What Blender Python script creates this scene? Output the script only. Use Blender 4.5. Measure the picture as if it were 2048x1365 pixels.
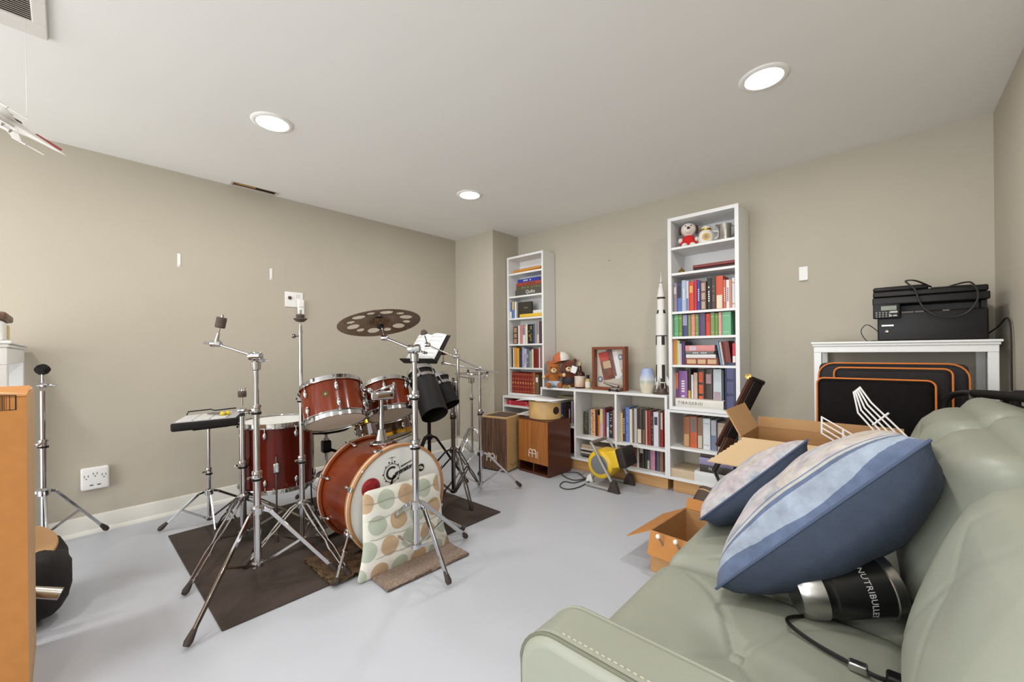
import bpy, bmesh, math, random
from mathutils import Vector, Matrix, Euler
random.seed(7)
for o in list(bpy.data.objects): bpy.data.objects.remove(o)
SC = bpy.context.scene; COL = SC.collection
R = math.radians; PI = math.pi
# ---------------------------------------------------------------- camera
FPX, CXP, HYP, CAMH = 817.1, 1024.0, 702.5, 1.09
YAW, ROLL = R(42.48), R(-.56)
_fw = Vector((-math.sin(YAW), math.cos(YAW), 0)); _r0 = Vector((math.cos(YAW), math.sin(YAW), 0)); _u0 = Vector((0, 0, 1))
_rt = _r0*math.cos(ROLL)+_u0*math.sin(ROLL); _up = _u0*math.cos(ROLL)-_r0*math.sin(ROLL)
CAM = Vector((0, 0, CAMH))
cd = bpy.data.cameras.new('camera'); cam = bpy.data.objects.new('camera', cd); COL.objects.link(cam)
cd.sensor_width = 36; cd.lens = FPX/2048*36; cd.shift_y = (HYP-682.5)/2048; cd.clip_start = .02
cam.matrix_world = Matrix(((_rt.x, _up.x, -_fw.x, 0), (_rt.y, _up.y, -_fw.y, 0), (_rt.z, _up.z, -_fw.z, CAMH), (0, 0, 0, 1)))
SC.camera = cam
# survey helpers: where a sight line from the tripod meets a plane of the room
def ray(px, py): return _fw+_rt*((px-CXP)/FPX)+_up*((HYP-py)/FPX)
def dep(px, py, Z): return CAM+ray(px, py)*Z
def fl(px, py, z=0.): r = ray(px, py); return CAM+r*((z-CAMH)/r.z)
def onY(px, py, Y): r = ray(px, py); return CAM+r*(Y/r.y)
def onX(px, py, X): r = ray(px, py); return CAM+r*(X/r.x)
# ---------------------------------------------------------------- world, light, exposure
w = bpy.data.worlds.new('world'); SC.world = w; w.use_nodes = True
w.node_tree.nodes['Background'].inputs[0].default_value = (.93, .965, 1, 1); w.node_tree.nodes['Background'].inputs[1].default_value = 6.4
SC.view_settings.view_transform = 'Standard'; SC.view_settings.look = 'None'; SC.view_settings.gamma = 1
SC.view_settings.use_curve_mapping = False; SC.view_settings.exposure = 0.13
CEIL = 2.35; XL, XR, YB, YR = -3.60, .436, 3.39, -3.4
LAMP_W = 8.0
LAMPS = [(-2.46, .77), (-2.46, 2.2), (-.41, 2.2), (-.41, .77), (-2.46, -.66), (-.41, -.66), (-2.46, -2.09), (-.41, -2.09)]  # last four are unseen lamps behind the camera, added to brighten the room
# ---------------------------------------------------------------- materials
def lin(c):
    c = c/255.; return c/12.92 if c <= .04045 else ((c+.055)/1.055)**2.4
def col(c): return (lin(c[0]), lin(c[1]), lin(c[2]), 1)
MATS = {}
def mat(name, c, rough=.5, metal=0, var=0., vscale=8, bump=0., bscale=60, c2=None, kind='noise', stretch=(1, 1, 1), coat=0, spec=.5, trans=0, emis=None, sheen=0, detail=4, lo=.35, hi=.65):
    if name in MATS: return MATS[name]
    m = bpy.data.materials.new(name); m.use_nodes = True; N = m.node_tree.nodes; L = m.node_tree.links
    b = N['Principled BSDF']; b.inputs['Base Color'].default_value = col(c); b.inputs['Roughness'].default_value = rough
    b.inputs['Metallic'].default_value = metal; b.inputs['Coat Weight'].default_value = coat; b.inputs['Coat Roughness'].default_value = .06
    b.inputs['Specular IOR Level'].default_value = spec; b.inputs['Transmission Weight'].default_value = trans; b.inputs['Sheen Weight'].default_value = sheen
    if emis: b.inputs['Emission Color'].default_value = col(emis[0]); b.inputs['Emission Strength'].default_value = emis[1]
    if var or c2 or bump:
        tc = N.new('ShaderNodeTexCoord'); mp = N.new('ShaderNodeMapping'); L.new(tc.outputs['Object'], mp.inputs[0]); mp.inputs['Scale'].default_value = stretch
    if var or c2:
        if kind == 'wave':
            t = N.new('ShaderNodeTexWave'); t.inputs['Scale'].default_value = vscale; t.inputs['Distortion'].default_value = 4; t.inputs['Detail'].default_value = 3
        elif kind == 'vor':
            t = N.new('ShaderNodeTexVoronoi'); t.inputs['Scale'].default_value = vscale
        else:
            t = N.new('ShaderNodeTexNoise'); t.inputs['Scale'].default_value = vscale; t.inputs['Detail'].default_value = detail
        L.new(mp.outputs[0], t.inputs['Vector'])
        rp = N.new('ShaderNodeValToRGB'); rp.color_ramp.elements[0].position = lo; rp.color_ramp.elements[1].position = hi
        a = col(c); d = col(c2) if c2 else tuple(x*(1-var) for x in a[:3])+(1,)
        rp.color_ramp.elements[0].color = d; rp.color_ramp.elements[1].color = a
        L.new(t.outputs['Color'] if kind != 'vor' else t.outputs['Distance'], rp.inputs[0]); L.new(rp.outputs[0], b.inputs['Base Color'])
    if bump:
        t2 = N.new('ShaderNodeTexNoise'); t2.inputs['Scale'].default_value = bscale; t2.inputs['Detail'].default_value = 3; L.new(mp.outputs[0], t2.inputs['Vector'])
        bp = N.new('ShaderNodeBump'); bp.inputs['Strength'].default_value = bump; bp.inputs['Distance'].default_value = .01
        L.new(t2.outputs[0], bp.inputs['Height']); L.new(bp.outputs[0], b.inputs['Normal'])
    MATS[name] = m; return m
def plain(c, rough=.55):
    return mat('paint_%d_%d_%d_%d' % (c[0], c[1], c[2], rough*100), c, rough, var=.08, vscale=14)
WALL = mat('wall_paint', (186, 178, 162), .85, var=.03, vscale=3, bump=.05, bscale=160)
CEILM = mat('ceiling_paint', (240, 238, 234), .9, var=.015, vscale=2, bump=.03, bscale=120)
FLOORM = mat('floor_paint', (189, 192, 199), .38, var=.03, vscale=1.6, bump=.015, bscale=30, spec=.35)
TRIM = mat('trim_white', (226, 223, 214), .45, var=.02)
SHELF = mat('shelf_white', (232, 232, 231), .42, var=.02, vscale=5)
CHROME = mat('chrome', (200, 199, 200), .1, 1)
STEEL = mat('brushed_steel', (180, 178, 176), .3, 1)
DCHROME = mat('dark_chrome', (120, 112, 108), .18, 1)
RUBBER = mat('rubber_brown', (66, 55, 50), .75, var=.25, vscale=40)
BLACK = mat('black_plastic', (20, 17, 17), .42, var=.15, spec=.3)
MATTE = mat('black_matte', (25, 22, 21), .6, var=.2, vscale=30, spec=.25)
FELT = mat('felt_brown', (92, 78, 70), .95, var=.25, vscale=60)
PAPER = mat('paper_white', (238, 238, 238), .7, var=.02)
PAGES = mat('page_block', (222, 212, 192), .8, var=.15, vscale=120, stretch=(1, 1, 8))
CARD = mat('cardboard', (180, 136, 88), .82, var=.1, vscale=9, stretch=(1, 1, 6))
CARD2 = mat('cardboard_inside', (188, 147, 101), .85, var=.08, vscale=12)
PINE = mat('pine_board', (210, 166, 112), .55, c2=(190, 140, 86), kind='noise', vscale=7, stretch=(.5, 5, 9), lo=.3, hi=.7)
GOLD = mat('gold_plate', (214, 165, 60), .2, 1)
BRASS = mat('brass', (170, 140, 80), .28, 1)
CLEARW = mat('white_gloss', (238, 237, 234), .3)
# ---------------------------------------------------------------- mesh builder
class MB:
    def __init__(s): s.v = []; s.f = []; s.fm = []; s.cur = 0
    def add(s, vs, fs, m=None):
        n = len(s.v)
        for v in vs:
            v = Vector(v); s.v.append(m @ v if m else v)
        for f in fs: s.f.append([i+n for i in f]); s.fm.append(s.cur)
        return s
    def box(s, lo, hi, m=None):
        x0, y0, z0 = lo; x1, y1, z1 = hi
        return s.add([(x0, y0, z0), (x1, y0, z0), (x1, y1, z0), (x0, y1, z0), (x0, y0, z1), (x1, y0, z1), (x1, y1, z1), (x0, y1, z1)],
                     [(3, 2, 1, 0), (4, 5, 6, 7), (0, 1, 5, 4), (1, 2, 6, 5), (2, 3, 7, 6), (3, 0, 4, 7)], m)
    def cbox(s, c, sz, m=None): return s.box([c[i]-sz[i]/2 for i in range(3)], [c[i]+sz[i]/2 for i in range(3)], m)
    def bar(s, a, b, wd, th, upv=(0, 0, 1)):
        a = Vector(a); b = Vector(b); d = (b-a); L = d.length
        m = frame(a, d, upv); return s.box((-wd/2, -th/2, 0), (wd/2, th/2, L), m)
    def cyl(s, a, b, r0, r1=None, n=14, caps=True):
        a = Vector(a); b = Vector(b); r1 = r0 if r1 is None else r1
        m = frame(a, b-a); L = (b-a).length; vs = []; fs = []
        for k in range(n):
            t = 2*PI*k/n; vs += [(r0*math.cos(t), r0*math.sin(t), 0), (r1*math.cos(t), r1*math.sin(t), L)]
        for k in range(n):
            j = (k+1) % n; fs.append((2*k, 2*j, 2*j+1, 2*k+1))
        if caps: fs.append([2*k for k in range(n)][::-1]); fs.append([2*k+1 for k in range(n)])
        return s.add(vs, fs, m)
    def tube(s, pts, r, n=10, closed=False, caps=True):
        pts = [Vector(p) for p in pts]; N = len(pts); rr = r if isinstance(r, (list, tuple)) else [r]*N
        vs = []; fs = []; prev = None
        for i, p in enumerate(pts):
            if closed: d = pts[(i+1) % N]-pts[i-1]
            else: d = pts[min(i+1, N-1)]-pts[max(i-1, 0)]
            d.normalize()
            if prev is None:
                x = d.orthogonal().normalized()
            else:
                x = prev-d*prev.dot(d); x = x.normalized() if x.length > 1e-6 else d.orthogonal().normalized()
            prev = x; y = d.cross(x)
            for k in range(n):
                t = 2*PI*k/n; vs.append(p+(x*math.cos(t)+y*math.sin(t))*rr[i])
        for i in range(N if closed else N-1):
            for k in range(n):
                a = i*n+k; b = i*n+(k+1) % n; c = ((i+1) % N)*n; fs.append((a, b, c+(k+1) % n, c+k))
        if caps and not closed: fs.append(list(range(n))[::-1]); fs.append([(N-1)*n+k for k in range(n)])
        return s.add(vs, fs)
    def lathe(s, prof, m=None, n=24, a0=0, a1=2*PI):
        full = abs(a1-a0-2*PI) < 1e-6; K = n if full else n+1; vs = []; fs = []
        for r, z in prof:
            for k in range(K):
                t = a0+(a1-a0)*k/n; vs.append((r*math.cos(t), r*math.sin(t), z))
        for i in range(len(prof)-1):
            for k in range(n):
                j = (k+1) % K; fs.append((i*K+k, i*K+j, (i+1)*K+j, (i+1)*K+k))
        return s.add(vs, fs, m)
    def ball(s, c, r, n=14, q=(1, 1, 1), m=None):
        prof = [(max(1e-5, math.sin(PI*i/n)), -math.cos(PI*i/n)) for i in range(n+1)]
        M = Matrix.Translation(c) @ (m or Matrix()) @ Matrix.Diagonal((r*q[0], r*q[1], r*q[2], 1))
        return s.lathe(prof, M, n=n+4)
    def prism(s, poly, h, m=None):
        n = len(poly); vs = [(x, y, 0) for x, y in poly]+[(x, y, h) for x, y in poly]
        fs = [list(range(n))[::-1], [n+i for i in range(n)]]+[(i, (i+1) % n, n+(i+1) % n, n+i) for i in range(n)]
        return s.add(vs, fs, m)
    def soft(s, lo, hi, r, m=None, n=8, fn=None):
        """rounded box with a dense skin; fn(p, nrm) may move the points"""
        h = [(hi[i]-lo[i])/2 for i in range(3)]; c = [(hi[i]+lo[i])/2 for i in range(3)]
        rr = [min(r, x*.999) for x in h]; grid = []
        for i in range(3):
            g = [-1+0.0]; k = max(2, n); e = rr[i]/h[i]
            ed = [-1+e*(1-math.cos(PI/2*j/3)) for j in range(4)]
            mid = [(-1+e)+(2-2*e)*j/k for j in range(1, k)]
            grid.append(ed+mid+[-x for x in ed[::-1]])
        bm = {}; vs = []; fs = []
        def vert(u):
            key = tuple(round(x, 5) for x in u)
            if key in bm: return bm[key]
            p = Vector([u[i]*h[i] for i in range(3)]); q = Vector([max(-h[i]+rr[i], min(h[i]-rr[i], p[i])) for i in range(3)])
            d = p-q; e = Vector([d[i]/rr[i] for i in range(3)])
            if e.length > 1e-9:
                e.normalize(); p = Vector([q[i]+e[i]*rr[i] for i in range(3)]); nr = e
            else: nr = Vector((0, 0, 1))
            if fn: p = fn(p, nr, h)
            bm[key] = len(vs); vs.append(p+Vector(c)); return bm[key]
        for ax in range(3):
            a, b = [(1, 2), (2, 0), (0, 1)][ax]
            for sg in (-1, 1):
                for i in range(len(grid[a])-1):
                    for j in range(len(grid[b])-1):
                        q = []
                        for ia, ib in ((i, j), (i+1, j), (i+1, j+1), (i, j+1)):
                            u = [0, 0, 0]; u[ax] = sg; u[a] = grid[a][ia]; u[b] = grid[b][ib]; q.append(vert(u))
                        fs.append(q if sg > 0 else q[::-1])
        return s.add(vs, fs, m)
    def build(s, name, mt, parent=None, smooth=38, bevel=0, sub=0, origin=None, seg=2):
        if parent is not None: W = WM[parent.name]
        else:
            if origin is None:
                lo = [min(v[i] for v in s.v) for i in range(3)]; hi = [max(v[i] for v in s.v) for i in range(3)]
                origin = ((lo[0]+hi[0])/2, (lo[1]+hi[1])/2, lo[2])
            W = Matrix.Translation(origin) if not isinstance(origin, Matrix) else origin
        inv = W.inverted(); me = bpy.data.meshes.new(name)
        me.from_pydata([inv @ v for v in s.v], [], s.f); me.update()
        for x in (mt if isinstance(mt, (list, tuple)) else [mt]): me.materials.append(x)
        if isinstance(mt, (list, tuple)): me.polygons.foreach_set('material_index', s.fm)
        if smooth:
            me.polygons.foreach_set('use_smooth', [True]*len(me.polygons)); me.set_sharp_from_angle(angle=R(smooth))
        o = bpy.data.objects.new(name, me); COL.objects.link(o)
        if parent is not None: o.parent = parent
        else: o.matrix_world = W
        WM[o.name] = W
        if bevel:
            b = o.modifiers.new('bevel', 'BEVEL'); b.width = bevel; b.segments = seg; b.limit_method = 'ANGLE'; b.angle_limit = R(35); b.harden_normals = False
        if sub:
            b = o.modifiers.new('sub', 'SUBSURF'); b.levels = sub; b.render_levels = sub
        return o
WM = {}
def frame(o, z, upv=(0, 0, 1)):
    z = Vector(z).normalized(); u = Vector(upv)
    if abs(z.dot(u.normalized())) > .999: u = Vector((0, 1, 0)) if abs(z.y) < .9 else Vector((1, 0, 0))
    x = u.cross(z).normalized(); y = z.cross(x)
    return Matrix(((x.x, y.x, z.x, o[0]), (x.y, y.y, z.y, o[1]), (x.z, y.z, z.z, o[2]), (0, 0, 0, 1)))
def axes(o, x, y):
    x = Vector(x).normalized(); z = x.cross(Vector(y)).normalized(); y = z.cross(x)
    return Matrix(((x.x, y.x, z.x, o[0]), (x.y, y.y, z.y, o[1]), (x.z, y.z, z.z, o[2]), (0, 0, 0, 1)))
def tag(o, label, cat, group=None):
    o['label'] = label; o['category'] = cat
    if group: o['group'] = group
    return o
def thing(name, label, cat, loc=(0, 0, 0), group=None, rz=0):
    o = bpy.data.objects.new(name, None); COL.objects.link(o); o.empty_display_size = .05
    W = Matrix.Translation(loc) @ Matrix.Rotation(rz, 4, 'Z'); o.matrix_world = W; WM[o.name] = W
    return tag(o, label, cat, group)
def struct(o): o['kind'] = 'structure'; return o
def text_mb(body, size, m, depth=.0012, align='CENTER', shear=0, spacing=1, bold=0):
    cu = bpy.data.curves.new('t', 'FONT'); cu.body = body; cu.size = size; cu.extrude = depth/2; cu.align_x = align; cu.align_y = 'CENTER'; cu.shear = shear
    cu.space_character = spacing; cu.offset = bold; cu.resolution_u = 2
    ob = bpy.data.objects.new('t', cu); COL.objects.link(ob); dg = bpy.context.evaluated_depsgraph_get(); me = bpy.data.meshes.new_from_object(ob.evaluated_get(dg))
    mb = MB(); mb.add([v.co[:] for v in me.vertices], [list(p.vertices) for p in me.polygons], m)
    bpy.data.objects.remove(ob); bpy.data.curves.remove(cu); bpy.data.meshes.remove(me); return mb
def arc(c, r, a0, a1, n=10, ax=(1, 0, 0), ay=(0, 0, 1)):
    c = Vector(c); ax = Vector(ax); ay = Vector(ay)
    return [c+ax*r*math.cos(a0+(a1-a0)*i/n)+ay*r*math.sin(a0+(a1-a0)*i/n) for i in range(n+1)]
def bez(p, n=16):
    """smooth curve through points"""
    p = [Vector(x) for x in p]; out = []
    for i in range(len(p)-1):
        a = p[max(i-1, 0)]; b = p[i]; c = p[i+1]; d = p[min(i+2, len(p)-1)]
        for k in range(n):
            t = k/n; out.append(.5*((2*b)+(c-a)*t+(2*a-5*b+4*c-d)*t*t+(3*b-a-3*c+d)*t**3))
    out.append(p[-1]); return out
# ---------------------------------------------------------------- the room
T = .1
struct(MB().box((XL-T, YR-T, -.1), (XR+T, YB+T, 0)).build('floor', FLOORM, smooth=0))
SX0, SX1, SY0, SY1 = XL+.03, XL+.09, .84, 1.125           # open duct slot in the ceiling
cb = MB()
for a, b in (((XL-T, YR-T), (SX0, YB+T)), ((SX1, YR-T), (XR+T, YB+T)), ((SX0, YR-T), (SX1, SY0)), ((SX0, SY1), (SX1, YB+T))):
    cb.box((a[0], a[1], CEIL), (b[0], b[1], CEIL+.1))
struct(cb.build('ceiling', CEILM, smooth=0))
struct(MB().box((XL-T, YR-T, 0), (XL, YB+T, CEIL)).build('wall_left', WALL, smooth=0))
struct(MB().box((XL, YB, 0), (XR, YB+T, CEIL)).build('wall_back', WALL, smooth=0))
struct(MB().box((XR, YR-T, 0), (XR+T, YB+T, CEIL)).build('wall_right', WALL, smooth=0))
wr = MB()                                                   # rear wall behind the camera with a wide opening added for light
OX0, OX1, OZ = XL+.12, XR-.1, 2.2
wr.box((XL, YR-T, 0), (OX0, YR, CEIL)).box((OX1, YR-T, 0), (XR, YR, CEIL)).box((OX0, YR-T, OZ), (OX1, YR, CEIL))
struct(wr.build('wall_rear', WALL, smooth=0))
dr = bpy.data.objects.new('light_opening_1', None); COL.objects.link(dr); dr.location = ((OX0+OX1)/2, YR-.05, 0); WM[dr.name] = Matrix.Translation(dr.location); struct(dr)  # unseen framed opening, added so world light lifts the ceiling
for k in range(5):
    x = OX0+(OX1-OX0-.05)*k/4; MB().box((x, YR-.07, .001), (x+.05, YR-.03, OZ)).build('light_opening_frame', TRIM, dr, smooth=0)
MB().box((OX0+.05, YR-.07, OZ-.05), (OX1-.05, YR-.03, OZ)).build('light_opening_frame', TRIM, dr, smooth=0)
po = bpy.data.lights.new('sky_portal', 'AREA'); po.shape = 'RECTANGLE'; po.size = OX1-OX0; po.size_y = OZ; po.cycles.is_portal = True
pb = bpy.data.objects.new('sky_portal', po); COL.objects.link(pb); pb.parent = dr; pb.location = (0, -.05, OZ/2); pb.rotation_euler = (R(90), 0, 0)
struct(MB().box((XL, 2.997, 0), (-3.0, YB, CEIL)).build('wall_corner', WALL, smooth=0))
def baseboard(name, a, b, nrm):
    a = Vector(a); b = Vector(b); d = (b-a).normalized(); n = Vector(nrm)
    prof = [(0, 0), (.026, 0), (.024, .012), (.017, .021), (.012, .024), (.012, .098), (.008, .108), (0, .11)]
    m = Matrix(((n.x, 0, d.x, a.x), (n.y, 0, d.y, a.y), (0, 1, 0, 0), (0, 0, 0, 1)))
    struct(MB().prism(prof, (b-a).length, m).build(name, TRIM, smooth=30))
baseboard('baseboard_left', (XL, YR, 0), (XL, 2.997, 0), (1, 0, 0))
baseboard('baseboard_corner', (XL+.026, 2.997, 0), (-3.0, 2.997, 0), (0, -1, 0))
baseboard('baseboard_back', (-.7, YB, 0), (XR, YB, 0), (0, -1, 0))
baseboard('baseboard_right', (XR, YR, 0), (XR, YB-.026, 0), (-1, 0, 0))
# duct behind the slot
du = MB(); z0, z1 = CEIL+.001, CEIL+.16
du.box((SX0-.01, SY0-.01, z1), (SX1+.01, SY1+.01, z1+.01))
for lo, hi in (((SX0-.01, SY0-.01), (SX0, SY1+.01)), ((SX1, SY0-.01), (SX1+.01, SY1+.01)), ((SX0, SY0-.01), (SX1, SY0)), ((SX0, SY1), (SX1, SY1+.01))):
    du.box((lo[0], lo[1], CEIL+.1), (hi[0], hi[1], z1))
for lo, hi in (((SX0, SY0), (SX0+.001, SY1)), ((SX1-.001, SY0), (SX1, SY1)), ((SX0, SY0), (SX1, SY0+.001)), ((SX0, SY1-.001), (SX1, SY1))): du.box((lo[0], lo[1], CEIL+.0005), (hi[0], hi[1], CEIL+.1))
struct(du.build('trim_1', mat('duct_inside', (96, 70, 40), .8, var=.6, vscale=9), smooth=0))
fr = MB()
for lo, hi in (((SX0-.02, SY0-.012), (SX0, SY1+.012)), ((SX1, SY0-.016), (SX1+.006, SY1+.016)), ((SX0, SY0-.016), (SX1, SY0)), ((SX0, SY1), (SX1, SY1+.016))):
    fr.box((lo[0], lo[1], CEIL-.003), (hi[0], hi[1], CEIL-.0002))
rg = tag(fr.build('duct_frame', mat('frame_grey', (205, 198, 192), .6), smooth=0), 'thin pale frame around the open duct slot in the ceiling', 'vent')
MB().box((SX0+.002, SY0+.002, CEIL+.006), (SX1-.004, SY0+.15, CEIL+.02)).build('wood_strip', mat('old_wood', (186, 140, 70), .6, var=.3, vscale=14, stretch=(6, 1, 6)), rg, smooth=0)
# recessed lamps
LENS = mat('lamp_lens', (255, 252, 246), .4, emis=((255, 250, 243), 16))
for i, (x, y) in enumerate(LAMPS):
    lab = ['round recessed ceiling light above the floor tom, nearest the left wall', 'smallest recessed ceiling light, nearest the far corner', 'largest recessed ceiling light, above the sofa side',
           'recessed ceiling light above the camera', 'added recessed ceiling light, unseen behind the camera on the left', 'added recessed ceiling light, unseen behind the camera on the right', 'added recessed ceiling light by the added rear opening on the left', 'added recessed ceiling light by the added rear opening on the right'][i]
    t = thing('ceiling_light', lab, 'ceiling light', (x, y, CEIL), 'recessed ceiling lights')
    MB().lathe([(.076, -.001), (.078, -.007), (.086, -.009), (.102, -.003), (.104, 0)], Matrix.Translation((x, y, CEIL)), 40).build('trim_ring', mat('lamp_trim', (244, 242, 238), .5), t)
    MB().lathe([(.0001, -.0045), (.05, -.005), (.077, -.003)], Matrix.Translation((x, y, CEIL)), 40).build('lens', LENS, t)
    ld = bpy.data.lights.new('lamp', 'AREA'); ld.shape = 'DISK'; ld.size = .15; ld.energy = LAMP_W; ld.color = (1, .985, .965)
    lo = bpy.data.objects.new('lamp', ld); COL.objects.link(lo); lo.parent = t; lo.location = (0, 0, -.012)
# ================================================================ drum kit
WOOD = mat('drum_lacquer', (140, 58, 15), .2, c2=(96, 29, 8), kind='noise', vscale=5, stretch=(1.2, 1.2, .5), coat=.16, lo=.3, hi=.75, spec=.25)
WOODD = mat('drum_lacquer_dark', (112, 28, 11), .2, c2=(66, 10, 5), kind='noise', vscale=6, stretch=(2.4, 2.4, .3), coat=.16, lo=.3, hi=.72, spec=.25)
HOOPW = mat('maple_hoop', (178, 124, 72), .3, var=.15, vscale=10, coat=.4)
HEADW = mat('drum_head_coated', (226, 226, 222), .45, var=.03, vscale=4)
HEADC = mat('drum_head_clear', (226, 214, 192), .3, var=.08, vscale=5)
RUG = mat('rug_brown', (74, 62, 55), .95, var=.45, vscale=6, bump=.3, bscale=150)
rug = MB()
rx0, rx1, ry0, ry1 = -3.17, -1.925, .405, 1.975
rug.soft((rx0, ry0, 0.0005), (rx1, ry1, .008), .004, n=3)
rug = tag(rug.build('drum_rug', RUG, smooth=0), 'dark brown rectangular rug under the drum kit', 'rug')
# carpet scrap with pile edge
cs = MB(); A = fl(752, 1160); B = fl(795, 1180); Cc = fl(932, 1105); D = fl(892, 1088)
m_ = axes((-1.66, 1.21, .0085), (0.045, 1, 0), (-1, 0.045, 0))
cs.soft((-.235, -.0, -.008), (.235, .3, .006), .006, m_, n=10, fn=lambda p, n, h: p+Vector((random.uniform(-.004, .004), random.uniform(-.004, .004), random.uniform(0, .003))))
tag(cs.build('carpet_scrap', mat('carpet_tan', (168, 146, 130), 1, var=.4, vscale=90, bump=.8, bscale=260)), 'tan shaggy carpet scrap in front of the bass drum', 'mat')
fur = MB(); m_ = axes((-2.02, 1.0, .0085), (0, 1, 0), (-1, 0, 0))
fur.soft((-.17, -.12, 0), (.2, .2, .012), .006, m_, n=12, fn=lambda p, n, h: p+Vector((random.uniform(-.012, .012), random.uniform(-.012, .012), random.uniform(0, .006))))
tag(fur.build('fur_mat', mat('fur_brown', (118, 92, 62), 1, c2=(70, 52, 38), vscale=20, bump=.9, bscale=120)), 'shaggy brown mat tucked under the bass drum', 'mat')

def lug(p, out, axis, L=.05, par=None, r=.009):
    p = Vector(p); out = Vector(out).normalized(); axis = Vector(axis).normalized()
    mb = MB(); m = frame(p+out*.006, axis, out)
    mb.ball(m @ Vector((0, 0, 0)), 1, 8, (.011, .011, L/2), m.to_3x3().to_4x4())
    return mb.build('lug', CHROME, par)
def drum(t, c, n, r, h, shell, hoop=CHROME, lugs=6, top=HEADW, bot=HEADC, phase=0, inset=.0, rodr=.0028, shell_mats=None):
    """c centre of shell, n axis up"""
    n = Vector(n).normalized(); M = frame(Vector(c)-n*h/2, n)
    MB().lathe([(r-.006, 0), (r, .003), (r, h-.003), (r-.006, h)], M, 56).build('shell', shell, t)
    for z, s, nm, hm in ((h, 1, 'batter_head', top), (0, -1, 'resonant_head', bot)):
        MB().lathe([(.0001, z+s*.004), (r-.002, z+s*.004), (r+.003, z-s*.004), (r+.003, z-s*.012)], M, 56).build(nm, hm, t)
        MB().lathe([(r+.012, z-s*.016), (r+.013, z-s*.012), (r+.004, z-s*.01), (r+.004, z+s*.012), (r-.001, z+s*.013), (r-.002, z+s*.010), (r+.0015, z+s*.006), (r+.0015, z-s*.014), (r+.012, z-s*.016)], M, 56).build('rim', hoop, t)
        for k in range(lugs):
            a = 2*PI*(k+phase)/lugs; o = M.to_3x3() @ Vector((math.cos(a), math.sin(a), 0))
            b = M @ Vector((r*math.cos(a), r*math.sin(a), z-s*min(.055, h*.27)))
            lg = lug(b, o, n, .046, t)
            q = M @ Vector(((r+.008)*math.cos(a), (r+.008)*math.sin(a), z-s*min(.05, h*.25))); q2 = M @ Vector(((r+.008)*math.cos(a), (r+.008)*math.sin(a), z-s*.012))
            MB().cyl(q, q2, rodr, n=6).build('tension_rod', CHROME, lg)
            MB().cyl(q2-n*s*.004, q2+n*s*.006, .008, .007, 8).build('rim_claw', CHROME, lg)
    return M
# ---- bass drum, axis along +X
bx, by, bz, br, bd = -1.905, 1.195, .312, .272, .37
bass = thing('bass_drum', 'red-brown lacquered bass drum with white logo head lying on its side', 'drum', (bx-bd/2, by, 0))
MX = frame((bx-bd, by, bz), (1, 0, 0))
MB().lathe([(br-.008, .02), (br, .024), (br, bd-.024), (br-.008, bd-.02)], MX, 72).build('shell', WOOD, bass)
for z, s in ((bd, 1), (0, -1)):
    hp = MB().lathe([(br+.004, z-s*.038), (br+.016, z-s*.038), (br+.016, z-s*.003), (br+.013, z), (br+.006, z), (br+.002, z-s*.003), (br+.002, z-s*.01), (br+.004, z-s*.038)], MX, 72).build('hoop', HOOPW if s > 0 else mat('hoop_red', (150, 70, 34), .25, var=.2, coat=.5), bass)
    MB().lathe([(br+.0163, z-s*.026), (br+.0168, z-s*.025), (br+.0168, z-s*.013), (br+.0163, z-s*.012)], MX, 72).build('hoop_inlay', mat('hoop_inlay', (206, 186, 166), .3), hp)
    MB().lathe([(.0001, z-s*.010), (br+.0015, z-s*.010), (br+.003, z-s*.014), (br+.003, z-s*.03)], MX, 72).build('head', HEADW if s > 0 else HEADC, bass)
    for k in range(8):
        a = 2*PI*(k+.5)/8; o = Vector((0, math.cos(a), math.sin(a)))
        p = Vector((bx-bd+(.3 if s > 0 else .07), by, bz))+o*br
        if s > 0: p.x = bx-.075
        lg = lug(p, o, (1, 0, 0), .04, bass)
        hx = bx-.012 if s > 0 else bx-bd+.012
        q = Vector((hx, by, bz))+o*(br+.02); MB().cyl(p+o*.008, q, .003, n=6).build('tension_rod', CHROME, lg)
        MB().bar(q-Vector((.02, 0, 0)), q+Vector((.014, 0, 0)), .022, .012, o).build('claw', CHROME, lg, bevel=.003)
for sy in (-1, 1):     # spurs
    a = Vector((bx-.13, by+sy*.22, bz-.15)); b = Vector((bx+.02, by+sy*(.36 if sy < 0 else .42), .024))
    sp = MB().cyl(a, b, .0085).cyl(a+(b-a)*.35, a+(b-a)*.4, .012).build('spur', CHROME, bass)
    MB().cyl(b-(b-a).normalized()*.02, b+(b-a).normalized()*.004, .013, .016, 10).build('rubber_foot', RUBBER, sp)
    MB().ball(a, .03, 10, (1, 1.0, 1)).build('spur_bracket', CHROME, bass)
# front head artwork: logo lettering
LOGO = mat('print_black', (28, 24, 22), .5)
ML = axes((bx-.0085, by+.0, bz), (0, 1, 0), (0, 0, 1))
def ring2(mb, c, r0, r1, n=30, a0=0, a1=2*PI, z=0, m=None):
    vs = []; fs = []
    for k in range(n+1):
        a = a0+(a1-a0)*k/n
        for r in (r0, r1): vs.append((c[0]+r*math.cos(a), c[1]+r*math.sin(a), z))
    for k in range(n): fs.append((2*k, 2*k+1, 2*k+3, 2*k+2))
    return mb.add(vs, fs, m)
def disc2(mb, c, r, n=24, z=0, m=None):
    return mb.add([(c[0]+r*math.cos(2*PI*k/n), c[1]+r*math.sin(2*PI*k/n), z) for k in range(n)], [list(range(n))], m)
lg = MB(); gc = (-.045, .145)
ring2(lg, gc, .046, .049, 36, z=.0012, m=ML)
ring2(lg, gc, .024, .035, 24, .9, 5.6, .0012, ML)
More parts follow.
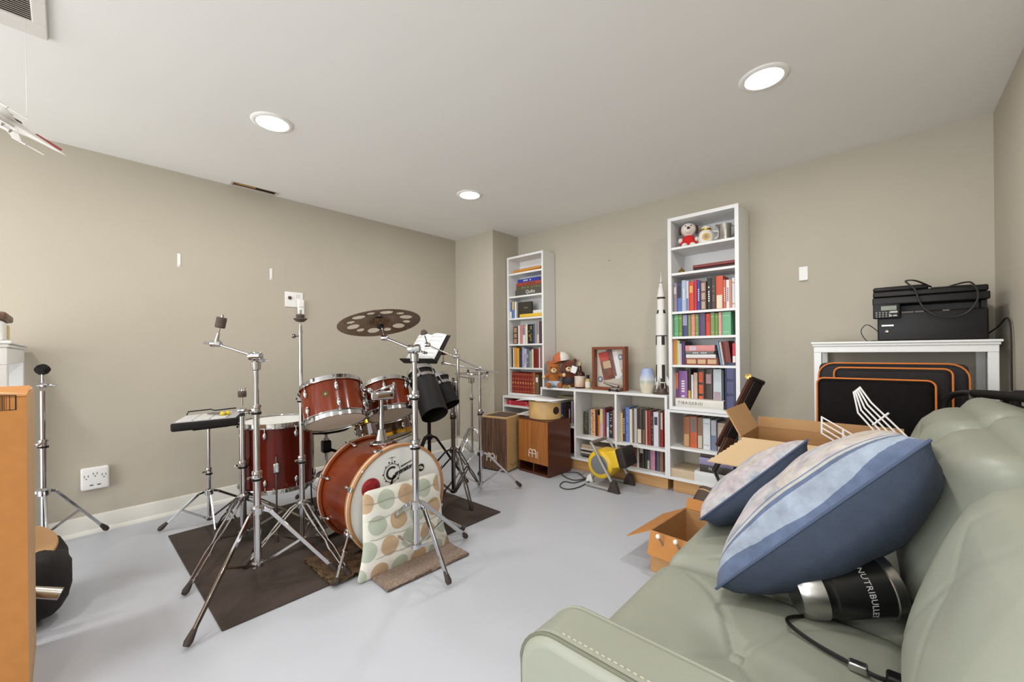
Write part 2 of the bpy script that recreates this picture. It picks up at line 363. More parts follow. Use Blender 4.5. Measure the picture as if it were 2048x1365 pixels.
for k in range(8):
    a = 2*PI*k/8; disc2(lg, (gc[0]+.052*math.cos(a), gc[1]+.052*math.sin(a)), .004, 8, .0012, ML)
lg.add([(gc[0]+.006, gc[1]-.012, .0012), (gc[0]+.02, gc[1]-.012, .0012), (gc[0]-.012, gc[1]-.072, .0012), (gc[0]-.02, gc[1]-.07, .0012)], [(0, 3, 2, 1)], ML)
lg.add([(gc[0]+.052, gc[1]+.026, .0012), (gc[0]+.125, gc[1]+.046, .0012), (gc[0]+.125, gc[1]+.041, .0012), (gc[0]+.052, gc[1]+.019, .0012)], [(0, 3, 2, 1)], ML)
lg.add([(gc[0]-.03, gc[1]+.078, .0012), (gc[0], gc[1]+.083, .0012), (gc[0]+.03, gc[1]+.078, .0012), (gc[0], gc[1]+.08, .0012)], [(0, 3, 2, 1)], ML)
lg.add([(gc[0]-.0012, gc[1]+.08, .0012), (gc[0]+.0012, gc[1]+.08, .0012), (gc[0]+.0012, gc[1]+.052, .0012), (gc[0]-.0012, gc[1]+.052, .0012)], [(0, 3, 2, 1)], ML)
for dx in (-.016, .016): disc2(lg, (gc[0]+dx, gc[1]+.056), .005, 8, .0012, ML)
tx = text_mb('eneration', .036, ML @ Matrix.Translation((gc[0]+.068, gc[1]+.004, .0012)) @ Matrix.Rotation(R(13), 4, 'Z'), .0006, shear=.25, spacing=.82, bold=.0009)
lg.add(tx.v, tx.f); lg.build('logo_print', LOGO, bass, smooth=0)
lg = MB(); lg.lathe([(.0001, .004), (.012, .006), (.022, .003), (.046, .003), (.05, 0)], ML @ Matrix.Translation((-.165, .095, .001)), 28)
lg.build('port_reinforcement', mat('port_red', (172, 46, 52), .35, c2=(110, 14, 22), vscale=40), bass)
lg = MB(); disc2(lg, (.135, .135), .021, 24, .0012, ML); lg.build('round_emblem', LOGO, bass, smooth=0)
lg = MB(); ring2(lg, (.13, .137), .004, .008, 14, 0, 2*PI, .0018, ML); ring2(lg, (.142, .132), .003, .007, 14, 0, 2*PI, .0018, ML); lg.build('emblem_print', HEADW, bass, smooth=0)
# tom holder on the shell
th = thing('tom_holder', 'chrome double tom holder rising from the bass drum shell', 'drum hardware', (bx-.21, by+.02, bz+br))
tb = Vector((bx-.19, by+.0, bz+br-.002))
MB().lathe([(.052, 0), (.05, .006), (.026, .016), (.02, .045), (.016, .075)], Matrix.Translation(tb) @ Matrix.Diagonal((1, 1.35, 1, 1)), 24).build('base_plate', CHROME, th)
TOPH = tb+Vector((0, 0, .27))
MB().cyl(tb+Vector((0, 0, .05)), TOPH, .0135, n=18).build('post', CHROME, th)
MB().soft(TOPH-Vector((.03, .075, .03)), TOPH+Vector((.03, .075, .02)), .016, n=4).build('clamp_block', CHROME, th)
for sy in (-1, 1):
    MB().tube(bez([TOPH+Vector((0, sy*.05, 0)), TOPH+Vector((-.02, sy*.085, .03)), TOPH+Vector((-.03, sy*.1, .06))], 6), .0085).build('l_arm', CHROME, th)
    MB().ball(TOPH+Vector((0, sy*.07, .026)), .017, 10).build('knob', CHROME, th)
# ---- rack toms
def tilt(px, py, ang, roll=0):
    d = ray(px, 703); d = Vector((d.x, d.y, 0)).normalized(); rgt = Vector((d.y, -d.x, 0))
    return (Vector((0, 0, 1))+d*math.tan(R(ang))+rgt*math.tan(R(roll))).normalized()
def badge(t, c, n, r, px, py):
    """small round shell badge towards the viewer"""
    v = (CAM-Vector(c)); n = Vector(n); v = (v-n*v.dot(n)).normalized()
    q = Vector(c)+v*(r+.0008)+n*.01-n.cross(v)*.03; v2 = (q-Vector(c)); v2 = (v2-n*v2.dot(n)).normalized(); q = Vector(c)+v2*(r+.0006)+n*.012
    b = MB().lathe([(.0001, .0016), (.014, .0014), (.0155, 0)], frame(q, v2), 20).build('badge', mat('badge_dark', (70, 66, 40), .35, .3), t)
    MB().lathe([(.0001, .0032), (.005, .0026), (.006, .0016)], frame(q, v2), 12).build('badge_centre', BRASS, b)
tc1 = dep(667, 808, 2.2); n1 = tilt(667, 808, 24, -8)
tom1 = thing('rack_tom', 'left rack tom in red-brown lacquer with round badge, mounted above bass drum', 'drum', tc1-Vector((0, 0, .1)), 'rack toms')
drum(tom1, tc1, n1, .152, .195, WOOD, phase=.35); badge(tom1, tc1, n1, .152, 0, 0)
tc2 = dep(776, 800, 2.52); n2 = tilt(776, 800, 26, -10)
tom2 = thing('rack_tom', 'right rack tom, the smaller one, beside the chrome tom holder', 'drum', tc2-Vector((0, 0, .1)), 'rack toms')
drum(tom2, tc2, n2, .133, .19, WOOD, phase=.1)
for t, c, n, sg in ((tom1, tc1, n1, 1), (tom2, tc2, n2, -1)):   # suspension mount, curved arm round the shell
    s_ = (tb-Vector(c)); s_ = (s_-n*s_.dot(n)).normalized(); r_ = .16 if sg > 0 else .141
    arcp = []
    for k in range(13):
        a = R(-55+110*k/12); v = Matrix.Rotation(a, 4, n).to_3x3() @ s_; arcp.append(Vector(c)+v*(r_+.012)+n*(.062-.05*math.cos(a)))
    MB().tube(arcp, .009, 8).build('suspension_mount', CHROME, t)
    MB().soft((-.025, -.014, -.04), (.025, .014, .04), .01, frame(Vector(c)+s_*(r_+.016)-n*.01, n, s_), n=3).build('mount_bracket', CHROME, t)
# ---- floor tom
fc = dep(556, 904, 2.56)
ft = thing('floor_tom', 'deep red floor tom standing on three legs behind the chrome stands', 'drum', (fc.x, fc.y, 0))
drum(ft, fc, (0, 0, 1), .203, .385, WOODD, lugs=8, phase=.2)
for k in range(3):
    a = R(100+120*k); d = Vector((math.cos(a), math.sin(a), 0)); p = Vector(fc)+d*.218
    l_ = MB().tube(bez([p+Vector((0, 0, .02)), p+Vector((0, 0, -.1)), Vector((p.x, p.y, .12)), Vector((p.x, p.y, .02))+d*.03, Vector((p.x, p.y, .016))+d*.032], 5), .0048, 8).build('leg', DCHROME, ft)
    MB().cyl(Vector((p.x, p.y, .006))+d*.034, Vector((p.x, p.y, .045))+d*.026, .012, .01, 10).build('rubber_foot', RUBBER, l_)
    MB().soft((-.016, -.012, -.03), (.016, .012, .03), .008, frame(p-d*.005-Vector((0, 0, .05)), (0, 0, 1), d), n=3).build('leg_bracket', CHROME, ft)
# ---- stands
def foot(t, par, a, b, L=.06, r=.0125):
    d = (b-a).normalized(); MB().tube([b-d*L, b-d*L*.7, b-d*L*.25, b], [r*.72, r*.95, r*1.25, r*.9], 10).build('rubber_foot', RUBBER, par)
def stand_base(t, c, feet, hub, low, dbl=False, m=CHROME, lr=.008, tr=.0125, top=None, brk=.45):
    """c = (x, y); feet on the floor; hub = collar height; low = bottom of the column"""
    C = Vector((c[0], c[1], 0)); up = Vector((0, 0, 1))
    MB().cyl(C+up*low, C+up*(top or hub+.25), tr, n=18).build('base_tube', m, t)
    MB().lathe([(tr, -.022), (tr+.012, -.018), (tr+.013, .01), (tr+.004, .02), (tr, .022)], Matrix.Translation(C+up*hub), 18).build('leg_collar', m, t)
    MB().lathe([(tr, -.012), (tr+.009, -.01), (tr+.009, .008), (tr, .012)], Matrix.Translation(C+up*(low+.015)), 16).build('brace_collar', m, t)
    for f in feet:
        f = Vector(f); f.z = .016; d = Vector((f.x-C.x, f.y-C.y, 0)).normalized(); sd = up.cross(d)
        a = C+up*hub+d*(tr+.012); knee = C+up*(hub-.012)+d*.055
        ln = MB()
        if dbl:
            for s in (-1, 1):
                mid = knee+(f-knee)*.5
                pts = [a+sd*s*.012, knee+sd*s*.014, knee+(f-knee)*.38+sd*s*.014, knee+(f-knee)*.5+sd*s*.006, knee+(f-knee)*.6+sd*s*.012, f-(f-knee).normalized()*.05+sd*s*.008, f-(f-knee).normalized()*.02]
                ln.tube(pts, .0055, 8)
        else:
            for i_, (p, q) in enumerate(((a, knee), (knee, f-(f-knee).normalized()*.025))): ln.bar(p, q, lr*1.1, lr*2.0, sd.cross(q-p))
        leg = ln.build('leg', m, t, bevel=0 if dbl else .002)
        foot(t, leg, knee, f)
        bq = knee+(f-knee)*brk; st = MB()
        for s in ((-1, 1) if dbl else (0,)): st.bar(C+up*(low+.015)+d*(tr+.006)+sd*s*.01, bq+sd*s*.011, .004 if dbl else .01, .009, sd)
        st.build('strut', m, t)
def wing(t, p, out, sz=.022, m=CHROME, par=None):
    p = Vector(p); out = Vector(out).normalized(); mb = MB(); mm = frame(p, out)
    mb.cyl(p, p+out*.016, .006, n=8)
    for s in (-1, 1): mb.tube([mm @ Vector((0, 0, .01)), mm @ Vector((s*sz*.6, 0, .014)), mm @ Vector((s*sz, 0, .03))], [.006, .005, .0065], 8)
    return mb.build('wing_nut', m, par or t)
def column(t, c, secs, m=CHROME):
    """secs: list of (z0, z1, r, x-offset)"""
    for i, (z0, z1, r) in enumerate(secs):
        u = MB().cyl((c[0], c[1], z0), (c[0], c[1], z1), r, n=18).build('tube', m, t)
        cl = MB().lathe([(r+.0005, -.028), (r+.008, -.026), (r+.009, -.01), (r+.006, -.008), (r+.006, .006), (r+.009, .008), (r+.008, .02), (r, .022)], Matrix.Translation((c[0], c[1], z0)), 18).build('height_clamp', m, t)
        MB().lathe([(r+.0092, -.004), (r+.0096, -.002), (r+.0096, .004), (r+.0092, .006)], Matrix.Translation((c[0], c[1], z0-.02)), 18).build('nylon_band', MATTE, cl)
        wing(t, (c[0]+(r+.006)*.8, c[1]-(r+.006)*.6, z0), (.8, -.6, 0), .018, m, cl)
def felt(t, a, d, r=.017, h=.045, gap=True, nut=True):
    a = Vector(a); d = Vector(d).normalized(); M = frame(a, d)
    MB().cyl(a-d*.05, a+d*(h+.014), .0038, n=8).build('threaded_rod', CHROME, t)
    pf = [(.004, 0), (r*.9, .001), (r, .005), (r, h*.46), (r*.93, h*.5), (r, h*.54), (r, h-.004), (r*.9, h), (.004, h)]
    MB().lathe(pf, M, 18).build('felt_washer', FELT, t)
    if nut: MB().lathe([(.0001, h+.012), (.006, h+.011), (.007, h)], M, 10).build('cap_nut', CHROME, t)
def tilter(t, p, ax, L=.05, r=.019, m=CHROME):
    p = Vector(p); ax = Vector(ax).normalized(); M = frame(p-ax*L/2, ax)
    MB().lathe([(.0001, 0), (r, .001), (r*1.05, .006), (r*1.05, L*.42), (r*.9, L*.45), (r*.9, L*.55), (r*1.05, L*.58), (r, L-.004), (r*.7, L), (.0001, L)], M, 20).build('tilter', m, t)
def boom(t, p, a, b, r=.0062, m=CHROME):
    MB().cyl(a, b, r, n=12).build('boom_arm', m, t)
UPV = Vector((0, 0, 1)); RG = _r0.copy()
# S1: front boom stand
f1, f2 = fl(372, 1303), fl(676, 1150); c1 = Vector((-2.175, .60))
f3 = Vector((2*c1.x*1.5-f1.x-f2.x, 2*c1.y*1.5-f1.y-f2.y, 0)); f3 = Vector((-2.52, .68, 0))
Zc = dep(512, 700, 1); zc = lambda px, py, c: (onX(px, py, c[0])).z
s1 = thing('cymbal_stand', 'front chrome boom cymbal stand with its arm raised to the left, no cymbal', 'cymbal stand', (c1.x, c1.y, 0), 'chrome drum stands')
stand_base(s1, c1, [f1, f2, f3], .36, .09, False, top=.52, tr=.0155, lr=.0095)
column(s1, c1, [(.52, .83, .0135), (.83, 1.035, .0115)])
top1 = Vector((c1.x, c1.y, 1.055)); e1 = dep(432, 688, (top1-CAM).dot(_fw)-.02)
MB().lathe([(.012, -.035), (.02, -.03), (.022, .005), (.012, .01)], Matrix.Translation(top1-Vector((0, 0, .01))), 16).build('tilter_cup', CHROME, s1)
tilter(s1, top1+Vector((0, 0, .022)), RG+Vector((0, 0, .05)), .056, .019); wing(s1, top1+Vector((0, 0, .012))+RG*.02, RG+Vector((0, 0, -.5)), .02)
boom(s1, top1, top1+Vector((0, 0, .02)), e1, .0062); tilter(s1, e1, RG+_fw*.3, .045, .014); wing(s1, e1-RG*.014, -RG+Vector((0, 0, .2)), .02)
du_ = (dep(443, 640, (e1-CAM).dot(_fw))-e1).normalized(); MB().cyl(e1, e1+du_*.05, .011, .006, 12).build('tilter_neck', CHROME, s1); felt(s1, e1+du_*.075, du_, .021, .05)
# S2: short stand behind it
c2 = Vector((-2.72, .68)); s2 = thing('cymbal_stand', 'short chrome cymbal stand standing left of the floor tom', 'cymbal stand', (c2.x, c2.y, 0), 'chrome drum stands')
stand_base(s2, c2, [fl(368, 1196), Vector((-2.62, 1.06, 0)), Vector((-3.08, .63, 0))], .27, .05, True, top=.46, tr=.0165)
column(s2, c2, [(.46, .73, .0145)])
tp = Vector((c2.x, c2.y, .75)); tilter(s2, tp+Vector((0, 0, .015)), RG, .04, .014); wing(s2, tp+RG*.02, RG, .015); felt(s2, tp+Vector((0, 0, .09)), (0, 0, 1), .021, .036)
for s in (-1, 1): MB().cyl(tp+Vector((0, 0, .126))+RG*s*.012, tp+Vector((0, 0, .146))+RG*s*.015, .005, n=8).build('wing_nut', CHROME, s2)
# S3: hi-hat stand
c3 = Vector((-2.41, .885)); s3 = thing('hi_hat_stand', 'tall straight chrome hi-hat stand left of the rack toms', 'hi-hat stand', (c3.x, c3.y, 0), 'chrome drum stands')
stand_base(s3, c3, [fl(700, 1160), fl(486, 1143), Vector((-2.66, 1.13, 0))], .25, .04, True, top=.5, tr=.0145)
column(s3, c3, [(.5, .84, .012), (.84, 1.22, .0105)])
MB().cyl((c3.x, c3.y, 1.2), (c3.x, c3.y, 1.315), .0035, n=8).build('pull_rod', CHROME, s3)
MB().cyl((c3.x, c3.y, 1.2), (c3.x, c3.y, 1.25), .013, .007, 14).build('neck', CHROME, s3)
MB().lathe([(.004, 0), (.02, .004), (.036, .018), (.034, .022), (.02, .024), (.022, .04), (.018, .045), (.004, .046)], Matrix.Translation((c3.x, c3.y, 1.262)), 20).build('felt_cup', FELT, s3)
MB().cyl((c3.x, c3.y, 1.305), (c3.x, c3.y, 1.33), .008, .006, 10).build('cap_nut', CHROME, s3)
MB().cyl(Vector((c3.x, c3.y, 1.185))-RG*.012, Vector((c3.x, c3.y, 1.185))-RG*.04, .004, n=8).cyl(Vector((c3.x, c3.y, 1.185))-RG*.03, Vector((c3.x, c3.y, 1.185))-RG*.042, .012, n=10).build('memory_knob', DCHROME, s3)
pd = MB(); d3 = (fl(700, 1160)-Vector((c3.x, c3.y, 0))); 
pd.box((-.04, 0, 0), (.04, .22, .012), axes((-2.42, .98, .022), (1, .15, 0), (-.15, 1, .12))); pd.build('foot_pedal', STEEL, s3, bevel=.004)
# S4: right front boom stand with the holed cymbal
c4 = Vector((-1.70, 1.15)); s4 = thing('cymbal_stand', 'chrome boom stand in front of the bass drum carrying the holed cymbal', 'cymbal stand', (c4.x, c4.y, 0), 'chrome drum stands')
stand_base(s4, c4, [fl(899, 1176), fl(709, 1113), Vector((-1.80, 1.56, 0))], .345, .13, False, top=.64, tr=.0165, lr=.0105)
column(s4, c4, [(.64, .88, .0145), (.88, 1.06, .012)])
top4 = Vector((c4.x, c4.y, 1.08)); Z4 = (top4-CAM).dot(_fw)
MB().lathe([(.012, -.035), (.02, -.03), (.022, .005), (.012, .01)], Matrix.Translation(top4-Vector((0, 0, .005))), 16).build('tilter_cup', CHROME, s4)
tilter(s4, top4+Vector((0, 0, .026)), RG+Vector((0, 0, .06)), .06, .02); wing(s4, top4+Vector((0, 0, .015))+RG*.03, RG+Vector((0, 0, -.4)), .022)
e4 = dep(770, 676, Z4+.03); boom(s4, top4, top4+Vector((0, 0, .02)), e4, .0062); tilter(s4, e4, RG, .034, .013)
cc = dep(760, 648, Z4+.05); ncy = tilt(760, 648, 15, -7)
MB().cyl(e4, cc+ncy*.03, .0045, n=8).build('cymbal_rod', CHROME, s4)
MB().lathe([(.004, -.02), (.016, -.018), (.018, -.004), (.004, -.001)], frame(cc-ncy*.004, ncy), 16).build('felt_washer', MATTE, s4)
MB().lathe([(.004, .022), (.016, .022), (.017, .032), (.006, .036), (.006, .046), (.0001, .048)], frame(cc+ncy*.012, ncy), 16).build('wing_nut', MATTE, s4)
# holed cymbal: bow + bell with round cut-outs
CYM = mat('cymbal_bronze', (168, 142, 116), .34, .85, c2=(112, 90, 70), kind='wave', vscale=26, bump=.1)
def cymbal_mesh(Rr, holes, M, th=.0012):
    NR, NA = 46, 180; bm = bmesh.new(); g = []
    def prof(r): return (.024*math.exp(-(r/.042)**2)+.018*(1-(r/Rr)**2))
    pts = {}
    for i in range(NR+1):
        r = .006+(Rr-.006)*i/NR; row = []
        for k in range(NA):
            a = 2*PI*k/NA; x, y = r*math.cos(a), r*math.sin(a)
            for hx, hy, hr in holes:         # snap ring of vertices onto each hole edge
                d = math.hypot(x-hx, y-hy)
                if abs(d-hr) < .0034 and d > 1e-6: x, y = hx+(x-hx)*hr/d, hy+(y-hy)*hr/d
            rr = math.hypot(x, y); row.append(bm.verts.new(M @ Vector((x, y, prof(rr)+.0008*math.sin(rr*900)))))
        g.append(row)
    for i in range(NR):
        for k in range(NA):
            q = [g[i][k], g[i][(k+1) % NA], g[i+1][(k+1) % NA], g[i+1][k]]
            c = sum((M.inverted() @ v.co for v in q), Vector())/4
            if any(math.hypot(c.x-hx, c.y-hy) < hr for hx, hy, hr in holes): continue
            bm.faces.new(q)
    bmesh.ops.delete(bm, geom=[v for v in bm.verts if not v.link_faces], context='VERTS')
    mb = MB(); bm.verts.index_update(); mb.add([v.co[:] for v in bm.verts], [[v.index for v in f.verts] for f in bm.faces]); bm.free(); return mb
RC = .2; holes = []
for k in range(6):
    a = R(20+60*k); holes.append((.66*RC*math.cos(a), .66*RC*math.sin(a), .030))
    a = R(50+60*k); holes.append((.69*RC*math.cos(a), .69*RC*math.sin(a), .0185))
Mc = frame(cc, ncy); cy = cymbal_mesh(RC, holes, Mc).build('holed_cymbal', CYM, origin=Mc, smooth=60)
so = cy.modifiers.new('thickness', 'SOLIDIFY'); so.thickness = .0015
tag(cy, 'dark bronze cymbal pierced with round holes on the front boom stand', 'cymbal')
# S5 / S6: right-hand boom stands
c5 = Vector((-2.31, 1.885)); s5 = thing('cymbal_stand', 'dark chrome boom stand behind the bass drum holding the long black tube drums', 'cymbal stand', (c5.x, c5.y, 0), 'chrome drum stands')
stand_base(s5, c5, [fl(944, 1024), Vector((-2.62, 1.68, 0)), Vector((-2.42, 2.24, 0))], .38, .07, True, top=.63, tr=.0155, m=DCHROME)
column(s5, c5, [(.63, .9, .0135)], DCHROME)
k5 = MB(); P5 = Vector((c5.x, c5.y, .84)); Z5 = (P5-CAM).dot(_fw)
for i_, (px, py) in enumerate(((900, 770), (912, 775), (901, 800), (913, 800))):
    q = dep(px, py, Z5-.02); MB().soft(q-Vector((.018, .018, .045)), q+Vector((.018, .018, .045)), .012, n=3).build('multi_clamp', CHROME, s5)
q = dep(921, 800, Z5-.03); MB().cyl(dep(916, 715, Z5-.03), dep(917, 872, Z5-.03), .010, n=14).build('side_tube', CHROME, s5)
t5 = dep(913, 713, Z5-.03); tilter(s5, t5, RG, .045, .014, CHROME); wing(s5, t5+UPV*.02, UPV, .016)
a5, b5 = dep(855, 690, Z5-.06), dep(962, 738, Z5-.02); boom(s5, t5, a5, b5, .0055); tilter(s5, a5, RG, .04, .015)
d5 = (dep(843, 650, Z5-.06)-a5).normalized(); MB().cyl(a5, a5+d5*.07, .006, .004, 8).build('tilter_neck', DCHROME, s5)
MB().lathe([(.004, 0), (.024, .001), (.025, .012), (.016, .03), (.01, .036), (.004, .037)], frame(a5+d5*.075, d5), 16).build('felt_cone', FELT, s5)
c6 = Vector((-2.33, 2.17)); s6 = thing('cymbal_stand', 'chrome boom stand beside the dark cajon, its long arm lying almost level', 'cymbal stand', (c6.x, c6.y, 0), 'chrome drum stands')
stand_base(s6, c6, [fl(1042, 977), Vector((-2.45, 1.87, 0)), Vector((-2.62, 2.42, 0))], .30, .05, False, top=.62, tr=.0135)
column(s6, c6, [(.62, .93, .0115)])
Z6 = (Vector((c6.x, c6.y, 1))-CAM).dot(_fw); t6 = dep(957, 738, Z6); tilter(s6, t6, RG, .045, .015)
a6, b6 = dep(887, 727, Z6-.03), dep(997, 746, Z6+.03); boom(s6, t6, a6, b6, .006); tilter(s6, a6, RG, .035, .011)
MB().cyl(a6, a6+Vector((0, 0, .06)), .006, .004, 8).build('tilter_neck', CHROME, s6)
MB().lathe([(.004, 0), (.026, .004), (.03, .016), (.02, .024), (.004, .026)], Matrix.Translation(a6+Vector((0, 0, .062))), 16).build('felt_cup', mat('felt_red', (86, 42, 36), .9), s6)
# long tube drums
def tube_drum(lab, a, b, r):
    a = Vector(a); b = Vector(b); t = thing('tube_drum', lab, 'drum', b, 'black tube drums'); n = (a-b).normalized(); L = (a-b).length; M = frame(b, n)
    MB().lathe([(r-.004, 0), (r, .002), (r, L), (r-.004, L)], M, 40).build('shell', MATTE, t); MB().lathe([(r-.004, .001), (r-.004, L*.5)], M, 40).build('shell_lining', MATTE, t)
    MB().lathe([(.0001, L+.004), (r, L+.003), (r+.002, L-.004)], M, 40).build('batter_head', HEADC, t)
    MB().lathe([(r+.01, L-.022), (r+.011, L-.012), (r+.003, L-.01), (r+.003, L+.012), (r-.002, L+.01), (r+.001, L-.022), (r+.01, L-.022)], M, 40).build('rim', CHROME, t)
    MB().lathe([(r+.001, L-.075), (r+.004, L-.073), (r+.004, L-.055), (r+.001, L-.053)], M, 40).build('lug_ring', CHROME, t)
    for k in range(6):
        an = 2*PI*k/6; o = M.to_3x3() @ Vector((math.cos(an), math.sin(an), 0))
        lg_ = MB().cyl(b+o*(r+.007)+n*(L-.07), b+o*(r+.007)+n*(L-.012), .0035, n=6).cyl(b+o*(r+.007)+n*(L-.078), b+o*(r+.007)+n*(L-.052), .008, n=8).build('tension_lug', CHROME, t)
    return n
tube_drum('large black tube drum tilted behind the front boom stand', dep(841, 747, 2.66), dep(870, 831, 2.48), .083)
tube_drum('smaller black tube drum half hidden behind the larger one', dep(874, 757, 2.86), dep(899, 812, 2.78), .075)
# snare with gold hoops on its stand
sc_ = dep(769, 858, 2.86); sn = tilt(768, 850, 17, -13)
snr = thing('snare_drum', 'black snare drum with gold rims tilted behind the right rack tom', 'drum', sc_-Vector((0, 0, .1)))
drum(snr, sc_, sn, .18, .125, mat('snare_shell', (40, 30, 26), .2, c2=(88, 62, 40), vscale=9, coat=.6), hoop=GOLD, lugs=8, phase=.1, top=HEADW, bot=HEADW)
M_ = frame(sc_, sn)
MB().soft((-.012, -.018, -.055), (.012, .018, .045), .006, M_ @ Matrix.Rotation(R(200), 4, 'Z') @ Matrix.Translation((.195, 0, 0)), n=3).build('strainer', MATTE, snr)
cs = Vector((sc_.x, sc_.y)); sst = thing('snare_stand', 'chrome snare stand under the gold rimmed snare drum', 'drum stand', (cs.x, cs.y, 0), 'chrome drum stands')
stand_base(sst, cs, [Vector((cs.x+.24, cs.y-.16, 0)), Vector((cs.x-.02, cs.y+.28, 0)), Vector((cs.x-.26, cs.y-.1, 0))], .22, .04, True, top=.4)
def basket(t, c, n, r, m=CHROME):
    c = Vector(c); M = frame(c, n)
    for k in range(3):
        a = R(30+120*k); o = M.to_3x3() @ Vector((math.cos(a), math.sin(a), 0)); tip = c+o*r+Vector(n)*.045
        ar = MB().tube([c-Vector(n)*.05, c-Vector(n)*.02+o*.03, c+o*r*.9, c+o*r, tip], .0065, 8).build('basket_arm', m, t)
        MB().cyl(tip-Vector(n)*.02, tip+Vector(n)*.012, .011, n=10).build('rubber_grip', RUBBER, ar)
basket(sst, sc_-sn*.088, sn, .21)
MB().cyl((cs.x, cs.y, .39), sc_-sn*.13, .011, n=12).build('neck', CHROME, sst)
# throne
ct = dep(652, 860, 2.95); thn = thing('drum_throne', 'round black drum throne behind the left rack tom', 'stool', (ct.x, ct.y, 0))
MB().lathe([(.0001, -.025), (.15, -.025), (.165, -.012), (.168, .02), (.155, .04), (.0001, .045)], Matrix.Translation((ct.x, ct.y, ct.z+.02)), 40).build('seat', MATTE, thn)
MB().cyl((ct.x, ct.y, ct.z-.03), (ct.x, ct.y, ct.z-.005), .03, .045, 18).build('seat_bracket', CHROME, thn)
MB().cyl((ct.x, ct.y, .3), (ct.x, ct.y, ct.z-.02), .0115, n=14).build('post', CHROME, thn)
MB().soft((ct.x-.03, ct.y-.03, .37), (ct.x+.03, ct.y+.03, .46), .014, n=4).build('height_clamp', BLACK, thn)
MB().cyl((ct.x, ct.y, .46), (ct.x, ct.y, .475), .022, n=14).build('clamp_collar', CHROME, thn)
MB().bar((ct.x, ct.y, .4), Vector((ct.x, ct.y, .37))+RG*.1, .014, .02).build('clamp_lever', BLACK, thn, bevel=.004)
stand_base(thn, (ct.x, ct.y), [Vector((ct.x+.22, ct.y-.14, 0)), Vector((ct.x-.01, ct.y+.27, 0)), Vector((ct.x-.24, ct.y-.12, 0))], .24, .05, True, top=.37, tr=.0135)
# bass pedal
bp = thing('kick_pedal', 'dark metal kick pedal behind the bass drum', 'drum pedal', (-2.42, 1.19, 0))
MB().box((-2.56, 1.14, .009), (-2.29, 1.24, .02)).build('base_plate', BLACK, bp, bevel=.003)
MB().box((0, -.042, 0), (.26, .042, .012), axes((-2.58, 1.19, .03), (1, 0, .22), (0, 1, 0))).build('footboard', STEEL, bp, bevel=.004)
for s in (-1, 1): MB().bar((-2.31, 1.19+s*.055, .01), (-2.31, 1.19+s*.055, .2), .014, .02).build('post', DCHROME, bp, bevel=.003)
MB().cyl((-2.31, 1.13, .195), (-2.31, 1.25, .195), .009).build('axle', CHROME, bp)
MB().cyl((-2.31, 1.19, .195), (-2.36, 1.19, .37), .0045).ball((-2.36, 1.19, .37), .026, 10).build('beater', FELT, bp)
# music stand
cm = Vector((-2.66, 1.93)); ms = thing('music_stand', 'black tripod music stand with open tray behind the tube drums', 'music stand', (cm.x, cm.y, 0))
stand_base(ms, cm, [Vector((cm.x+.1, cm.y-.3, 0)), Vector((cm.x+.12, cm.y+.29, 0)), Vector((cm.x-.3, cm.y-.02, 0))], .42, .07, False, m=MATTE, top=.98, tr=.014, lr=.009)
tcn = dep(853, 697, 3.2); nh = -RG*.6-_fw*.8; xm = RG*.8-_fw*.6; ym = Vector((0, 0, .82))-nh*.57; Mt = axes(tcn, xm, ym)
MB().soft((-.19, -.125, -.012), (.19, .125, -.004), .004, Mt, n=3).box((-.19, -.135, -.012), (.19, -.125, .045), Mt).build('tray', MATTE, ms)
MB().cyl((cm.x, cm.y, .96), tcn-Mt.to_3x3() @ Vector((0, 0, .012)), .011, n=12).build('tray_neck', MATTE, ms)
bk = thing('sheet_music', 'open white sheet music book resting on the music stand', 'sheet music', Mt @ Vector((0, -.12, 0)))
pg = MB()
for s in (-1, 1):
    vs = []; fs = []
    for i in range(9):
        u = i/8; z = .004+.028*math.sin(PI*u)*(1-u*.4)
        for y in (-.12, .125): vs.append((s*.165*u-.01, y, z))
    for i in range(8): fs.append((2*i, 2*i+2, 2*i+3, 2*i+1) if s > 0 else (2*i, 2*i+1, 2*i+3, 2*i+2))
    pg_ = MB().add(vs, fs, Mt).build('page', PAPER, bk); so = pg_.modifiers.new('t', 'SOLIDIFY'); so.thickness = .004; so.offset = -1
    ln = MB()
    for r_ in range(6):
        for q_ in range(3):
            y = .1-r_*.038-q_*.005
            for i in range(1, 7):
                u, u2 = i/8, (i+1)/8
                z = .0048+.028*math.sin(PI*u)*(1-u*.4); z2 = .0048+.028*math.sin(PI*u2)*(1-u2*.4)
                ln.add([(s*.165*u-.01, y, z), (s*.165*u2-.01, y, z2), (s*.165*u2-.01, y-.0016, z2), (s*.165*u-.01, y-.0016, z)], [(0, 1, 2, 3) if s < 0 else (3, 2, 1, 0)], Mt)
    ln.build('staff_lines', mat('print_grey', (168, 166, 166), .8), pg_, smooth=0)
# stand with empty basket in the corner
c7 = Vector((-3.13, 2.80)); s7 = thing('snare_stand', 'empty chrome snare stand with open basket in the far corner', 'drum stand', (c7.x, c7.y, 0), 'chrome drum stands')
stand_base(s7, c7, [Vector((-3.02, 2.5, 0)), Vector((-2.86, 2.9, 0)), Vector((-3.42, 2.86, 0))], .3, .05, True, top=.62, tr=.012)
column(s7, c7, [(.62, .78, .009)]); P7 = Vector((c7.x, c7.y, .84)); basket(s7, P7, (0, 0, 1), .17)
MB().lathe([(.168, 0), (.172, .006), (.168, .012), (.164, .006), (.168, 0)], Matrix.Translation(P7+Vector((0, 0, .018))), 40).build('basket_ring', CHROME, s7)
MB().lathe([(.012, -.06), (.03, -.05), (.034, 0), (.012, .01)], Matrix.Translation(P7-Vector((0, 0, .02))), 18).build('basket_hub', CHROME, s7)
